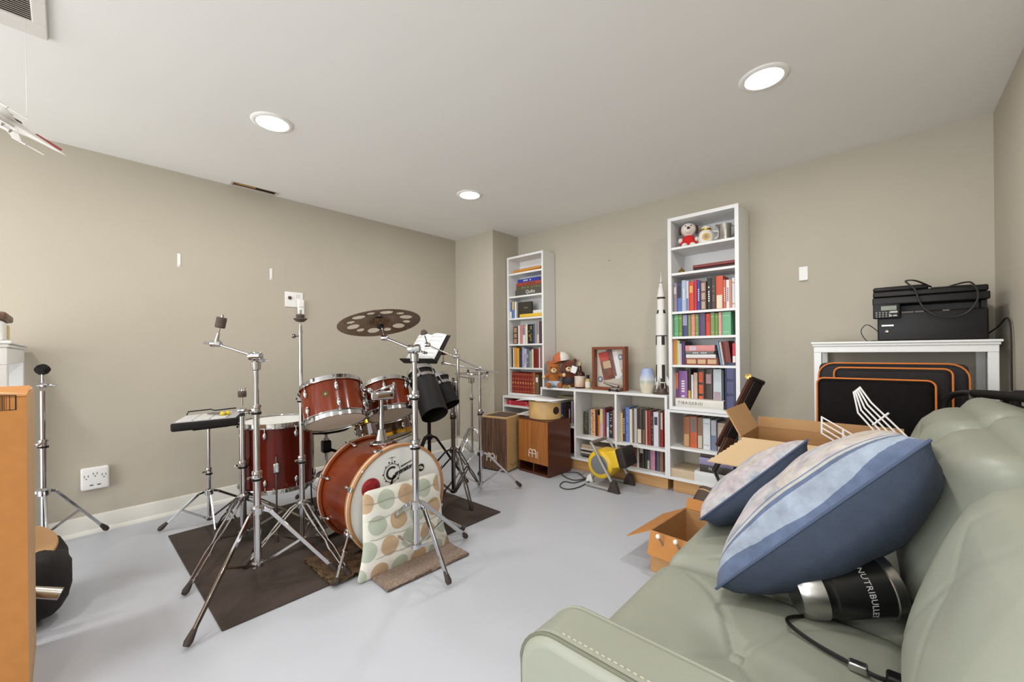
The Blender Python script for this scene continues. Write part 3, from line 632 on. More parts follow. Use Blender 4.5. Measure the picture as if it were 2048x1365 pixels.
# percussion pad on its stand
c8 = Vector((-3.13, .60)); s8 = thing('pad_stand', 'thin chrome tripod stand under the electronic percussion pad', 'drum stand', (c8.x, c8.y, 0), 'chrome drum stands')
stand_base(s8, c8, [fl(318, 1066), Vector((-2.86, .58, 0)), Vector((-3.3, .93, 0))], .23, .05, False, top=.36, tr=.0105, lr=.0075)
column(s8, c8, [(.36, .64, .0085)])
MB().box((c8.x-.08, c8.y-.09, .632), (c8.x+.08, c8.y+.09, .64)).build('mount_plate', MATTE, s8)
fr_ = Vector((.125, .3, .012)).normalized(); bk_ = Vector((-.923, .385, .03)); pc = Vector((-3.15, .615, .642)); Mp = axes(pc, fr_, bk_)
pad = thing('percussion_pad', 'black electronic percussion pad with grey-white pads on a thin stand', 'drum pad', pc)
MB().soft((-.168, -.135, 0), (.168, .13, .05), .012, Mp, n=3).build('case', MATTE, pad)
MB().box((-.155, -.128, .05), (.155, .118, .053), Mp).build('top_panel', mat('pad_panel', (176, 174, 172), .6), pad)
for i in range(3):
    for j in range(3): MB().soft((-.145+i*.085, -.12+j*.076, .052), (-.065+i*.085, -.05+j*.076, .06), .004, Mp, n=2).build('strike_pad', mat('pad_rubber', (205, 204, 202), .6), pad)
MB().tube([Mp @ Vector(v) for v in ((-.15, .122, .05), (-.14, .124, .078), (-.02, .124, .082), (.0, .124, .072), (.12, .124, .076))], .004, 8).build('rear_bar', BLACK, pad)
for k, (p, q) in enumerate((((-.02, .04, .068), (.075, -.05, .07)), ((.0, .05, .068), (.1, -.035, .07)))):
    p, q = Mp @ Vector(p), Mp @ Vector(q); d = (q-p).normalized()
    ml = thing('mallet', ['grey mallet with yellow head lying nearer the pad front edge', 'grey mallet with yellow head lying further back on the pad'][k], 'mallet', p, 'mallets on the percussion pad')
    MB().cyl(p, q, .0045, n=8).build('handle', mat('mallet_grey', (108, 104, 100), .7), ml); MB().ball(q, .015, 10, (1, 1, 1)).build('head', mat('yarn_yellow', (226, 200, 70), .9, var=.2, vscale=80), ml)
# left-edge stand beside the wall
c9 = Vector((-3.33, -.085)); s9 = thing('cymbal_stand', 'chrome stand by the left wall with a black round felt on top', 'cymbal stand', (c9.x, c9.y, 0), 'chrome drum stands')
stand_base(s9, c9, [Vector((-3.545, .165, 0)), Vector((-3.02, -.06, 0)), Vector((-3.5, -.33, 0))], .36, .12, False, top=.62, tr=.013, m=CHROME)
column(s9, c9, [(.62, .9, .0115)])
tp = Vector((c9.x, c9.y, .93)); tilter(s9, tp, RG, .04, .014); wing(s9, tp+RG*.02, RG, .02); MB().cyl(tp, tp+Vector((0, 0, .07)), .006, n=10).build('tilter_neck', CHROME, s9)
MB().lathe([(.0001, -.02), (.025, -.018), (.03, 0), (.025, .018), (.0001, .02)], frame(tp+Vector((0, 0, .085)), Vector((-.55, .6, .5))), 18).build('felt_ball', MATTE, s9)
# polka-dot cushion leaning on the bass drum head
MD = axes((bx+.012, by-.02, .010), (0, 1, 0), (-.0, 0, 1))
def dots_mat():
    m = mat('polka_cloth', (222, 220, 208), .9, bump=.15, bscale=200); N = m.node_tree.nodes; L = m.node_tree.links; b = N['Principled BSDF']
    tc = N.new('ShaderNodeTexCoord'); mp = N.new('ShaderNodeMapping'); L.new(tc.outputs['Object'], mp.inputs[0]); mp.inputs['Scale'].default_value = (1, 9.0, 9.0)
    sp = N.new('ShaderNodeSeparateXYZ'); L.new(mp.outputs[0], sp.inputs[0])
    def mth(op, a, bb=None):
        n = N.new('ShaderNodeMath'); n.operation = op
        for i, x in enumerate((a, bb)):
            if x is None: continue
            if isinstance(x, (int, float)): n.inputs[i].default_value = x
            else: L.new(x, n.inputs[i])
        return n.outputs[0]
    v = mth('ADD', sp.outputs[2], 20.3); row = mth('FLOOR', v); u = mth('ADD', mth('ADD', sp.outputs[1], 20), mth('MULTIPLY', row, .5)); cu = mth('FLOOR', u)
    du_, dv_ = mth('SUBTRACT', mth('FRACT', u), .5), mth('SUBTRACT', mth('FRACT', v), .5)
    dd = mth('ADD', mth('MULTIPLY', du_, du_), mth('MULTIPLY', dv_, dv_)); ins = mth('LESS_THAN', dd, .175)
    ck = mth('GREATER_THAN', mth('FRACT', mth('MULTIPLY', mth('ADD', cu, mth('MULTIPLY', row, 1.0)), .5)), .25)
    mx = N.new('ShaderNodeMix'); mx.data_type = 'RGBA'; mx.inputs[6].default_value = col((192, 164, 132)); mx.inputs[7].default_value = col((180, 187, 170)); L.new(ck, mx.inputs[0])
    m2 = N.new('ShaderNodeMix'); m2.data_type = 'RGBA'; m2.inputs[6].default_value = col((224, 222, 212)); L.new(mx.outputs[2], m2.inputs[7]); L.new(ins, m2.inputs[0]); L.new(m2.outputs[2], b.inputs['Base Color'])
    return m
def pol(p, n, h):
    p = Vector(p); u, v = p.x/h[0], p.y/h[1]; q = max(0, (1-u*u))*max(0, (1-v*v)); k = math.sqrt(q) if q > 0 else 0
    p.z *= (.25+.75*k); p.z += .006*math.sin(v*16)*k; p.x *= 1-.06*math.cos(v*PI)*0-.05*(v > 0)*v
    p.x += -.012*(v < 0)*v*v*math.copysign(1, p.x)*-4
    return p
pm = axes((bx+.055, by-.015, .214), (0, 1, 0), (-.10, 0, 1))
cu_ = MB().soft((-.228, -.212, -.035), (.238, .2, .035), .03, pm, n=16, fn=pol).build('polka_dot_cushion', dots_mat(), smooth=60)
tag(cu_, 'cream cushion with tan and green polka dots leaning on bass drum', 'cushion')
for v in (-.12, -.03, .06, .14):
    pts = [pm @ Vector((u/10*.215, v+.004*math.sin(u), .0365*(.25+.75*math.sqrt(max(0, (1-(u/10)**2)*(1-(v/.21)**2))))+.0005)) for u in range(-10, 11)]
    MB().tube(pts, .0012, 5).build('quilting_seam', mat('seam_grey', (150, 146, 134), .9), cu_)

# white sack behind the bass drum
wsk = MB().soft((-3.14, 1.70, .002), (-2.88, 1.96, .46), .12, n=8, fn=lambda p, n, h: p+Vector((math.sin(p.y*31+p.z*17), math.sin(p.z*27+p.x*21), 0))*.008).build('white_sack', mat('sack_white', (214, 212, 204), .7, bump=.3, bscale=20), smooth=80)
tag(wsk, 'plain white sack on the floor behind the bass drum', 'sack')
# ================================================================ shelving on the back wall
ORD = ['first', 'second', 'third', 'fourth', 'fifth', 'sixth', 'seventh', 'eighth', 'ninth', 'tenth', 'eleventh', 'twelfth', 'thirteenth', 'fourteenth', 'fifteenth', 'sixteenth']
def case(name, lab, cat, x0, x1, y0, y1, z0, z1, shelves, t=.02, back=True, dividers=(), group=None, st=.018):
    o = thing(name, lab, cat, ((x0+x1)/2, (y0+y1)/2, z0), group)
    for a in (x0, x1-t): MB().box((a, y0, z0), (a+t, y1, z1)).build('side_panel', SHELF, o, smooth=0, bevel=.0015, seg=1)
    MB().box((x0+t, y0, z1-t), (x1-t, y1, z1)).build('top_panel', SHELF, o, smooth=0, bevel=.0015, seg=1)
    MB().box((x0+t, y0, z0), (x1-t, y1, z0+t)).build('bottom_panel', SHELF, o, smooth=0, bevel=.0015, seg=1)
    if back: MB().box((x0+t, y1-.006, z0+t), (x1-t, y1, z1-t)).build('back_panel', SHELF, o, smooth=0)
    for dx in dividers: MB().box((dx-t/2, y0, z0+t), (dx+t/2, y1, z1-t)).build('divider', SHELF, o, smooth=0, bevel=.0015, seg=1)
    for s in shelves:
        a, b, z = s if isinstance(s, tuple) else (x0+t, x1-t, s)
        MB().box((a, y0+.004, z-st), (b, y1-.007, z)).build('shelf', SHELF, o, smooth=0, bevel=.0015, seg=1)
    return o
LY, RY, UY = 3.19, 3.10, 3.11
zl = [onY(1050, y, LY).z for y in (543, 590, 635, 688, 736)]
zr = [onY(1405, y, RY).z for y in (485, 539, 620, 672, 731)]
LX0, LX1 = -2.985, -2.495; LZ0, LZ1 = .624, 2.085
case('bookcase', 'tall narrow white bookcase with six compartments beside the corner column', 'bookcase', LX0, LX1, LY, 3.385, LZ0, LZ1, zl, .022)
case('base_cabinet', 'low white cabinet under the left bookcase with red books', 'cabinet', -2.99, -2.481, UY, 3.385, .1, .622, [.526, .3], .02, back=False)
MIDT = .737
case('cubby_shelf', 'low white three-bay cubby shelf with figures on its top', 'shelf', -2.479, -1.242, UY, 3.385, .1, MIDT, [(-2.459, -2.096, .40), (-2.075, -1.687, .317), (-1.667, -1.262, .317)], .02, back=False, dividers=(-2.085, -1.677), st=.02)
RX0, RX1 = -1.222, -.735
case('base_cabinet', 'low white open cabinet under the right bookcase with an orange book', 'cabinet', -1.24, -.73, UY-.005, 3.385, .1, .632, [.352], .02, back=False)
case('bookcase', 'tallest white bookcase with plush dog and tankard in its top compartment', 'bookcase', RX0, RX1, RY, 3.385, .634, 2.085, zr, .026)
for x0, x1, lab in ((-2.46, -1.256, 'long pine board plinth under the cubby shelf'), (-1.215, -.76, 'short pale pine plinth under the right base cabinet'), (-2.97, -2.5, 'pine plinth under the left base cabinet')):
    p = tag(MB().box((x0, 3.15, 0.001), (x1, 3.36, .0995)).build('pine_plinth', PINE, smooth=0, bevel=.002), lab, 'plinth')
# ---------------------------------------------------------------- books
def book(M, t, h, d, c, lab, group, style=0, c2=(230, 225, 210), soft=False, txt=None, flip=False):
    cv = MB(); b = .0022; cv.cur = 0
    cv.box((0, 0, 0), (b, d, h)).box((t-b, 0, 0), (t, d, h))
    cv.add([(b*.2, 0, 0), (t*.3, -.0025, 0), (t*.7, -.0025, 0), (t-b*.2, 0, 0), (t-b, .003, 0), (b, .003, 0), (b*.2, 0, h), (t*.3, -.0025, h), (t*.7, -.0025, h), (t-b*.2, 0, h), (t-b, .003, h), (b, .003, h)],
           [(5, 4, 3, 2, 1, 0), (6, 7, 8, 9, 10, 11), (0, 1, 7, 6), (1, 2, 8, 7), (2, 3, 9, 8), (3, 4, 10, 9), (4, 5, 11, 10), (5, 0, 6, 11)])
    cv.v = [M @ v for v in cv.v]; o = cv.build('book', plain(c, .45), origin=M, smooth=0); tag(o, lab, 'book', group)
    WM[o.name] = M
    ins = .001 if soft else .004
    pg = MB().box((b, .003, ins), (t-b, d-ins, h-ins), M).build('pages', PAGES, o, smooth=0)
    pr = MB(); y = -.0031
    def q(x0, x1, z0, z1): pr.add([(x0, y, z0), (x1, y, z0), (x1, y, z1), (x0, y, z1)], [(0, 1, 2, 3)], M)
    if style == 1:
        for z in (.12, .82): q(t*.14, t*.86, h*z, h*(z+.04))
    elif style == 2:
        n = 7
        for i in range(n):
            if random.random() < .8: q(t*.32, t*.68, h*(.25+.5*i/n), h*(.25+.5*i/n)+h*.045)
    elif style == 3: q(t*.16, t*.84, h*.62, h*.86)
    elif style == 4: q(t*.1, t*.9, h*.02, h*.42)
    elif style == 5: q(t*.1, t*.9, h*.5, h*.98)
    elif style == 6:
        for z in (.08, .3, .68, .9): q(t*.1, t*.9, h*z, h*(z+.018))
        q(t*.3, t*.7, h*.45, h*.55)
    elif style == 7:
        for i in range(14): z = random.uniform(.08, .9); x = random.uniform(.12, .6); q(t*x, t*(x+.25), h*z, h*(z+.035))
    elif style == 8:
        q(t*.18, t*.82, h*.04, h*.3); q(t*.18, t*.82, h*.36, h*.6); q(t*.18, t*.82, h*.66, h*.94)
    if pr.v: pr.build('spine_print', plain(c2, .5), o, smooth=0)
    if txt:
        tm = text_mb(txt[0], txt[1], M @ Matrix(((0, 1 if flip else -1, 0, t/2), (0, 0, -1, y-.0002), (-1 if flip else 1, 0, 0, h*txt[2]), (0, 0, 0, 1))), .0004, spacing=txt[3] if len(txt) > 3 else 1)
        tm.build('spine_title', plain(c2, .5), o, smooth=0)
    return o
def upright(items, yf, zs, shelf, d=.15, lean=0):
    """items: (px0, px1, y_top, colour, colour word, style, colour2)"""
    n = len(items)
    for i, it in enumerate(items):
        px0, px1, yt, c, w = it[:5]; st = it[5] if len(it) > 5 else 0; c2 = it[6] if len(it) > 6 else (226, 220, 204); kw = it[7] if len(it) > 7 else {}
        ym = (yt+zs_px(zs, yf, (px0+px1)/2))/2; x0 = onY(px0, ym, yf).x+.0005; x1 = onY(px1, ym, yf).x-.0005; h = onY((px0+px1)/2, yt, yf).z-zs
        M = Matrix.Translation((x0, yf, zs+.0004))
        ln = kw.get('lean', 0)
        if ln: M = M @ Matrix.Rotation(R(ln), 4, 'Y')
        book(M, max(.006, x1-x0), h, kw.get('d', d), c, '%s, %s from left, %s' % (w, ORD[i] if i < n-1 or n < 2 else 'last', shelf), 'books on '+shelf, st, c2, txt=kw.get('txt'))
def zs_px(z, Y, px):
    lo, hi = 300, 1200
    for _ in range(30):
        m = (lo+hi)/2
        if onY(px, m, Y).z > z: lo = m
        else: hi = m
    return lo
def lying(x0, x1, z, th, yf, d, c, lab, group, style=0, c2=(230, 225, 210), rz=0, txt=None):
    M = Matrix.Translation((x1, yf, z)) @ Matrix.Rotation(rz, 4, 'Z') @ Matrix(((0, 0, -1, 0), (0, 1, 0, 0), (1, 0, 0, 0), (0, 0, 0, 1)))
    return book(M, th, x1-x0, d, c, lab, group, style, c2, txt=txt, flip=True)
W_, K_ = (232, 230, 226), (34, 30, 32)
S4 = 'left bookcase fourth shelf'; yl = LY+.03
upright([(1027, 1035.5, 654, (62, 40, 34), 'dark brown book with tan panels', 8, (176, 140, 104)), (1036, 1040, 652, (222, 214, 216), 'white paperback'), (1040.3, 1045, 651, (196, 128, 112), 'salmon pink book'),
         (1045.3, 1051, 653, (226, 222, 226), 'white book with lilac upper half', 5, (150, 124, 146)), (1051.3, 1055, 649, (226, 220, 196), 'cream thin book'), (1055.3, 1066, 649, (32, 30, 30), 'thick black book with yellow specks', 7, (196, 164, 70)),
         (1066.3, 1069.5, 648, (66, 84, 128), 'slim blue book'), (1069.8, 1073.5, 647, (150, 148, 150), 'grey book'), (1074, 1078.5, 644, (158, 142, 134), 'taupe tall book', 4, (214, 206, 200)), (1079, 1083, 642, (78, 46, 56), 'maroon tall book')], yl, zl[3], S4, .13)
S5 = 'left bookcase fifth shelf'
upright([(1023.5, 1026, 698, (44, 40, 36), 'thin black book'), (1026.2, 1028.4, 696, (232, 228, 220), 'thin white book'), (1029, 1033, 695, (222, 150, 50), 'orange yellow book'), (1033.5, 1038, 697, (230, 170, 66), 'light orange book'),
         (1038.3, 1040.3, 699, (96, 66, 48), 'thin brown book'), (1040.6, 1044, 702, (44, 50, 84), 'navy book'), (1044.3, 1048, 695, (158, 176, 208), 'light blue book', 2, W_), (1048.3, 1053, 698, (204, 190, 206), 'lilac white book', 2, (120, 90, 130)),
         (1053.3, 1058, 699, (92, 108, 140), 'slate blue book', 2, W_), (1058.3, 1062.5, 702, (150, 152, 128), 'olive grey book'), (1063, 1067, 699, (212, 208, 182), 'cream green book'), (1067.3, 1077, 698, (118, 22, 24), 'thick dark red book'),
         (1077.6, 1080, 696, (226, 216, 206), 'thin pale book'), (1080.3, 1084, 694, (150, 104, 106), 'mauve book')], yl, zl[4], S5, .14)
S6 = 'left bookcase bottom shelf'
upright([(1024+i*5.05, 1028.8+i*5.05, 745+i*.3, (134+(i % 3)*6, 34, 26), 'dark red gilt volume of a set', 6, (206, 160, 92)) for i in range(8)]+[(1064.6, 1070.5, 746, (160, 84, 44), 'orange brown gilt volume', 6, (206, 160, 92)), (1071, 1077.5, 750, (112, 92, 70), 'brown book with white square label', 3, W_)], yl, LZ0+.022, S6, .14)
# third compartment
S3 = 'left bookcase third shelf'
upright([(1019.5, 1024, 605, (70, 104, 168), 'bright blue book', 4, W_), (1024.3, 1029, 603, (96, 124, 176), 'blue book with yellow panel', 5, (214, 180, 100)), (1029.5, 1032.5, 604, W_, 'thin white book')], yl, zl[2], S3, .13)
xa, xb = onY(1034.5, 620, yl).x, onY(1060, 620, yl).x; zz = onY(1047, 604, yl).z
o = tag(MB().box((xa, yl+.01, zl[2]+.0005), (xb, yl+.05, zz)).build('album', mat('album_olive', (58, 52, 40), .45, var=.2), smooth=0, bevel=.003), 'dark olive square album standing on left bookcase third shelf', 'album', None)
MB().box((xb-.09, yl+.0085, zz-.07), (xb-.04, yl+.0099, zz-.055)).build('cover_print', plain((110, 104, 92)), o, smooth=0); MB().box((xa+.003, yl+.014, zz-.002), (xb-.001, yl+.046, zz+.0006)).build('pages', PAGES, o, smooth=0)
lying(onY(1041, 636, LY+.015).x, LX1-.026, zl[2]+.0005, .034, LY+.004, .024, (226, 186, 62), 'yellow book lying flat on left bookcase third shelf', 'books on '+S3)
tag(MB().box((onY(1063, 630, 3.3).x, 3.27, zl[2]+.0005), (LX1-.026, 3.37, zl[2]+.075)).build('white_box', SHELF, smooth=0, bevel=.002), 'white carton lying behind the yellow book in left bookcase', 'box')
# second compartment stack
z = zl[1]+.0005; xr_ = LX1-.03
for i, (th, px, c, c2, st, w, txt) in enumerate(((.062, 1030.5, (84, 80, 72), W_, 0, 'thick grey book with white title at the bottom of the stack', ('Quilts', .05, .42)), (.034, 1032, (92, 88, 62), (150, 140, 90), 7, 'olive green book second from bottom of the stack', None),
                                   (.036, 1032.5, (156, 70, 54), (92, 36, 30), 2, 'red brown book second from top of the stack', None), (.036, 1035, (46, 58, 150), W_, 2, 'blue book with white title on top of the stack', None))):
    lying(onY(px, 575, LY+.02).x, xr_-.03*(i == 3), z, th, LY+.02+.004*(i % 2), .13, c, w+' in left bookcase', 'stacked books in the left bookcase', st, c2, txt=txt); z += th+.0006
# envelopes on top shelf
MAN = mat('manila', (214, 150, 72), .7, var=.12, vscale=6)
for i, (dz, rz, lab) in enumerate(((.001, .06, 'lower manila envelope on the top shelf of left bookcase'), (.016, -.05, 'upper thicker manila envelope on the top shelf of left bookcase'))):
    e = MB().soft((-.19, -.07, 0), (.19, .07, .013+.008*i), .005, Matrix.Translation(((LX0+LX1)/2+.008, 3.285, zl[0]+dz)) @ Matrix.Rotation(rz, 4, 'Z'), n=3).build('manila_envelope', MAN); tag(e, lab, 'envelope', 'manila envelopes')
    MB().add([(-.19, -.069, .014+.008*i), (.19, -.069, .014+.008*i), (0, .0, .0145+.008*i)], [(0, 1, 2)], Matrix.Translation(((LX0+LX1)/2+.008, 3.285, zl[0]+dz)) @ Matrix.Rotation(rz, 4, 'Z')).build('flap', mat('manila2', (196, 130, 58), .7), e, smooth=0)
# left base cabinet
z = .5265
for i, (a, b, th, c, w) in enumerate(((1014, 1061, .022, (190, 40, 58), 'lower crimson red binder'), (1014, 1058, .024, (204, 52, 70), 'upper crimson red binder'))):
    lying(onY(a, 815, 3.15).x, onY(b, 815, 3.15).x, z, th, 3.15, .2, c, w+' lying in the left base cabinet', 'red binders', 1, (226, 150, 158)); z += th+.0006
lying(-2.9, -2.6, .3005, .03, 3.16, .2, (92, 70, 58), 'brown book lying on the lower shelf of left base cabinet', 'lower books of left base cabinet')
# cubby shelf books
yc = 3.22; C1 = 'left cubby bay upper row'
upright([(1117, 1121, 809, (64, 96, 150), 'blue book'), (1121.3, 1127, 807, (46, 84, 158), 'bright blue book with picture', 4, (200, 190, 170)), (1127.3, 1132, 808, (82, 60, 48), 'brown book'), (1132.3, 1136, 808, (70, 26, 32), 'maroon book'),
         (1136.3, 1142.5, 808, (30, 28, 40), 'black book with white letters', 2, W_), (1142.8, 1145, 803, (206, 196, 200), 'pale lilac book'), (1145.2, 1147.5, 806, (120, 74, 96), 'plum book')], yc, .4005, C1, .14)
lying(-2.36, -2.12, .6205-.0, .03, 3.23, .13, (150, 142, 112), 'olive book lying on top of the first cubby row', 'books on '+C1)
C1b = 'left cubby bay lower row'
upright([(1136, 1140, 862, (66, 22, 24), 'dark maroon book'), (1140.5, 1146, 860, (84, 24, 26), 'dark red book')], yc, .1205, C1b, .14)
C2 = 'middle cubby bay upper row'
upright([(1167, 1176.5, 825, (64, 60, 42), 'thick dark olive book', 7, (150, 130, 80)), (1177, 1181, 819, (112, 124, 138), 'grey blue book'), (1181.3, 1190.5, 819, (214, 168, 124), 'cream orange book with red spots', 7, (170, 64, 44)), (1191, 1196, 822, (66, 34, 28), 'dark brown tall book'),
         (1196.4, 1199.5, 831, (226, 130, 50), 'short orange book'), (1199.8, 1206, 818, (206, 178, 172), 'pinkish grey book', 5, (214, 204, 130)), (1206.3, 1210, 817, (150, 92, 100), 'mauve book'), (1210.3, 1213, 822, (120, 30, 40), 'dark red thin book'),
         (1213.3, 1218, 826, (172, 190, 210), 'light blue book', 4, W_), (1218.3, 1226, 824, (40, 38, 48), 'black book with white specks', 7, W_), (1226.3, 1230.5, 820, (192, 142, 132), 'dusty pink book')], yc, .3175, C2, .14)
z = .1205
for i, (th, a, b, c, w) in enumerate(((.012, -2.05, -1.75, (58, 46, 44), 'bottom dark magazine'), (.022, -2.06, -1.72, (96, 84, 78), 'second grey brown magazine from the bottom'), (.012, -2.065, -1.73, (214, 206, 198), 'third pale magazine from the bottom'), (.02, -2.06, -1.70, (74, 58, 54), 'fourth dark brown magazine from the bottom'),
                                      (.016, -2.062, -1.71, (222, 214, 202), 'fifth white magazine from the bottom'), (.03, -2.055, -1.705, (196, 172, 146), 'thick tan magazine on top'))):
    lying(a, b, z, th, 3.17+.006*(i % 2), .19, c, w+' of the middle cubby stack', 'magazines in the middle cubby'); z += th+.0005
C3 = 'right cubby bay upper row'; y3 = 3.18
upright([(1241.5, 1245.5, 826, (222, 192, 140), 'cream yellow book'), (1245.8, 1250.5, 820, (84, 48, 40), 'brown book with white letters', 2, W_), (1251, 1258.5, 815, (98, 126, 196), 'bright blue book', 7, (120, 150, 214)), (1259, 1264.5, 819, (222, 212, 190), 'cream book'), (1264.8, 1268, 821, (122, 104, 92), 'grey brown book'),
         (1268.3, 1274, 818, (186, 184, 188), 'light grey book'), (1274.5, 1283.5, 819, (62, 48, 40), 'dark brown book with cream portrait', 4, (214, 202, 176)), (1284, 1291, 820, (54, 46, 42), 'black brown book', 4, (120, 86, 74)), (1291.3, 1294, 822, (216, 188, 160), 'thin tan book'),
         (1294.3, 1301.5, 822, (140, 32, 24), 'brick red book'), (1302, 1306.5, 823, (64, 42, 38), 'dark brown narrow book', 7, (160, 120, 104)), (1307, 1317, 825, (214, 212, 220), 'thick white book with dark emblem', 3, (70, 60, 84)), (1317.5, 1321, 824, (108, 92, 76), 'brown grey book'), (1321.3, 1326, 825, (160, 42, 34), 'red book with white patch', 5, (206, 190, 176))], y3, .3175, C3, .15)
C3b = 'right cubby bay lower row'
upright([(1246, 1253, 888, (140, 86, 54), 'tan brown book'), (1253.5, 1257, 890, (70, 62, 58), 'charcoal book'), (1257.4, 1265, 891, (88, 90, 100), 'grey book with white letters', 7, W_), (1265.4, 1272.5, 893, (150, 80, 58), 'rust coloured book', 7, (80, 50, 44)), (1273.5, 1278, 887, (214, 206, 198), 'white spine book'), (1278.5, 1288, 889, (52, 34, 30), 'dark brown book with white band', 3, (200, 190, 180)),
         (1288.5, 1294, 897, (46, 48, 48), 'charcoal green book'), (1294.5, 1300, 897, (60, 64, 60), 'dark book with pale foot', 4, (190, 190, 170)), (1300.5, 1310, 896, (182, 128, 152), 'pink book', 7, (214, 150, 176)), (1310.3, 1312.5, 899, (96, 30, 50), 'thin maroon book'), (1313, 1318.5, 902, (78, 88, 108), 'slate blue book'), (1319, 1326, 898, (140, 100, 78), 'brown leather book')], y3, .1205, C3b, .15)
# right bookcase
yr = RY+.03; q3 = 'right bookcase third shelf'
upright([(1347, 1354, 567, (142, 128, 134), 'mauve grey book', 3, (206, 196, 196)), (1354.5, 1363, 569, (84, 108, 178), 'blue book with black top', 5, (44, 40, 44)), (1363.5, 1372, 561, (172, 186, 210), 'light blue book', 2, W_), (1372.4, 1377.5, 562, (206, 204, 214), 'white book with blue foot', 4, (110, 124, 176)), (1378, 1387.5, 564, (206, 66, 28), 'orange red book', 3, (226, 170, 90)),
         (1388, 1394, 560, (190, 42, 62), 'crimson book'), (1394.4, 1400.5, 562, (54, 66, 150), 'royal blue book', 2, W_), (1401, 1412.5, 563, (104, 74, 62), 'brown book with tan panels', 8, (186, 160, 140)), (1414, 1422, 556, (40, 36, 36), 'black tall book with white title', 2, W_), (1422.5, 1431.5, 554, (70, 56, 50), 'dark brown tall book', 2, (130, 110, 96)),
         (1432, 1446, 552, (206, 82, 48), 'thick orange book with cream panel', 4, (226, 216, 190)), (1446.4, 1452, 560, (196, 110, 86), 'orange red book with white title', 2, W_), (1452.4, 1459, 560, (230, 224, 220), 'white book', 2, (80, 70, 110)), (1459.4, 1463.5, 559, (212, 140, 124), 'salmon book'), (1464, 1470.5, 556, (206, 214, 214), 'pale blue white book', 1, (214, 130, 70))], yr, zr[2], q3, .15)
q4 = 'right bookcase fourth shelf'; G1, G2 = (98, 168, 118), (124, 150, 92)
upright([(1348, 1357, 631, G1, 'mint green book', 1, (150, 200, 160)), (1357.3, 1364.5, 630, (112, 144, 58), 'grass green book', 1, (180, 190, 90)), (1365, 1375.5, 630, (60, 64, 112), 'navy book with white title', 5, (150, 150, 180)), (1376, 1382, 630, (132, 146, 92), 'olive green book'), (1382.5, 1390, 629, (222, 140, 120), 'salmon book', 1, (236, 170, 150)), (1390.5, 1397.5, 629, (120, 148, 84), 'moss green book', 1, (170, 180, 110)),
         (1398, 1410.5, 627, (82, 66, 104), 'purple thick book'), (1411.5, 1420.5, 628, (208, 60, 42), 'red book with gilt dot', 3, (190, 44, 34)), (1421, 1429.5, 626, G2, 'sage green book', 1, (160, 176, 120)), (1430, 1436.5, 627, (110, 146, 72), 'leaf green book', 1, (160, 176, 100)), (1437, 1443.5, 625, (218, 158, 148), 'pale pink book', 1, (230, 190, 180)), (1444, 1462, 624, (112, 176, 132), 'thickest mint green book', 1, (150, 200, 160))], yr, zr[3], q4, .15)
q5 = 'right bookcase fifth shelf'
upright([(1347.5, 1352.5, 680, (222, 132, 66), 'orange thin book'), (1352.8, 1356, 680, (196, 200, 96), 'yellow green thin book'), (1356.3, 1359.5, 682, (226, 224, 214), 'white thin book'), (1359.8, 1363.5, 688, (206, 186, 206), 'lilac thin book'), (1364, 1370, 684, (70, 50, 96), 'dark purple book')], yr, zr[4], q5, .15)
upx = lambda px, y=715, Y=None: onY(px, y, Y or yr).x
z = zr[4]+.0005
for i, (th, a, b, c, w, st, c2, d) in enumerate(((.05, 1371, 1436, (132, 48, 32), 'red brown gilt book at the bottom', 8, (206, 170, 130), .16), (.026, 1372.5, 1432, (226, 222, 220), 'white book second from the bottom', 0, W_, .15), (.022, 1371.5, 1428, (104, 100, 104), 'grey book second from the top', 2, W_, .15), (.044, 1371.5, 1430, (216, 140, 138), 'pink book on top', 3, (206, 190, 200), .15))):
    lying(upx(a), upx(b), z, th, RY+.025, d, c, w+' of the stack in right bookcase', 'lying books in the right bookcase', st, c2); z += th+.0006
for i, (a, b, yt, c, w, ln) in enumerate(((1441, 1444.5, 683, (118, 150, 186), 'slim blue book', -9), (1445, 1449, 684, (206, 190, 180), 'slim cream book', -8), (1450, 1463, 683, (112, 36, 28), 'wide dark red book', -7), (1465, 1472, 686, (196, 60, 66), 'red and white upright book', 0))):
    x0 = upx(a); x1 = upx(b); h = onY(a, yt, yr).z-zr[4]-.004
    book(Matrix.Translation((x0, yr, zr[4]+.001+.002*(ln != 0))) @ Matrix.Rotation(R(ln), 4, 'Y'), x1-x0, h, .15, c, w+(' leaning' if ln else '')+' at the right end of '+q5, 'books on '+q5, 4 if i == 3 else 0, W_)
q6 = 'right bookcase bottom shelf'; zb = .6605; y6 = RY+.075
upright([(1348, 1357.5, 745, (112, 62, 104), 'purple book with orange top', 5, (214, 126, 70)), (1358, 1375, 742, (142, 92, 160), 'thick violet book with white title', 2, W_), (1376, 1382, 738, (62, 40, 36), 'dark brown book with yellow foot', 4, (214, 170, 70)), (1382.5, 1387, 750, (226, 222, 222), 'white narrow book'), (1387.5, 1395, 746, (206, 182, 166), 'pale tan book'),
         (1395.5, 1409, 740, (52, 36, 30), 'black book with orange panels', 8, (210, 86, 32)), (1410, 1425, 738, (66, 50, 40), 'dark brown thick book with pink label', 3, (176, 140, 146)), (1426.5, 1443, 739, (202, 212, 214), 'pale blue grey thick book', 4, (170, 150, 160)), (1443.6, 1448, 741, (92, 92, 104), 'slate narrow book')], y6, zb, q6, .16)
x0, x1 = upx(1451, 780, RY+.02), upx(1472, 780, RY+.02)
book(Matrix.Translation((x0, RY+.012, zb)), min(x1, RX1-.028)-x0, .335, .2, (44, 46, 84), 'big navy blue volume with silver ornament at right of '+q6, 'books on '+q6, 8, (78, 80, 120))
x0, x1 = upx(1351, 815, RY), upx(1447, 815, RY)
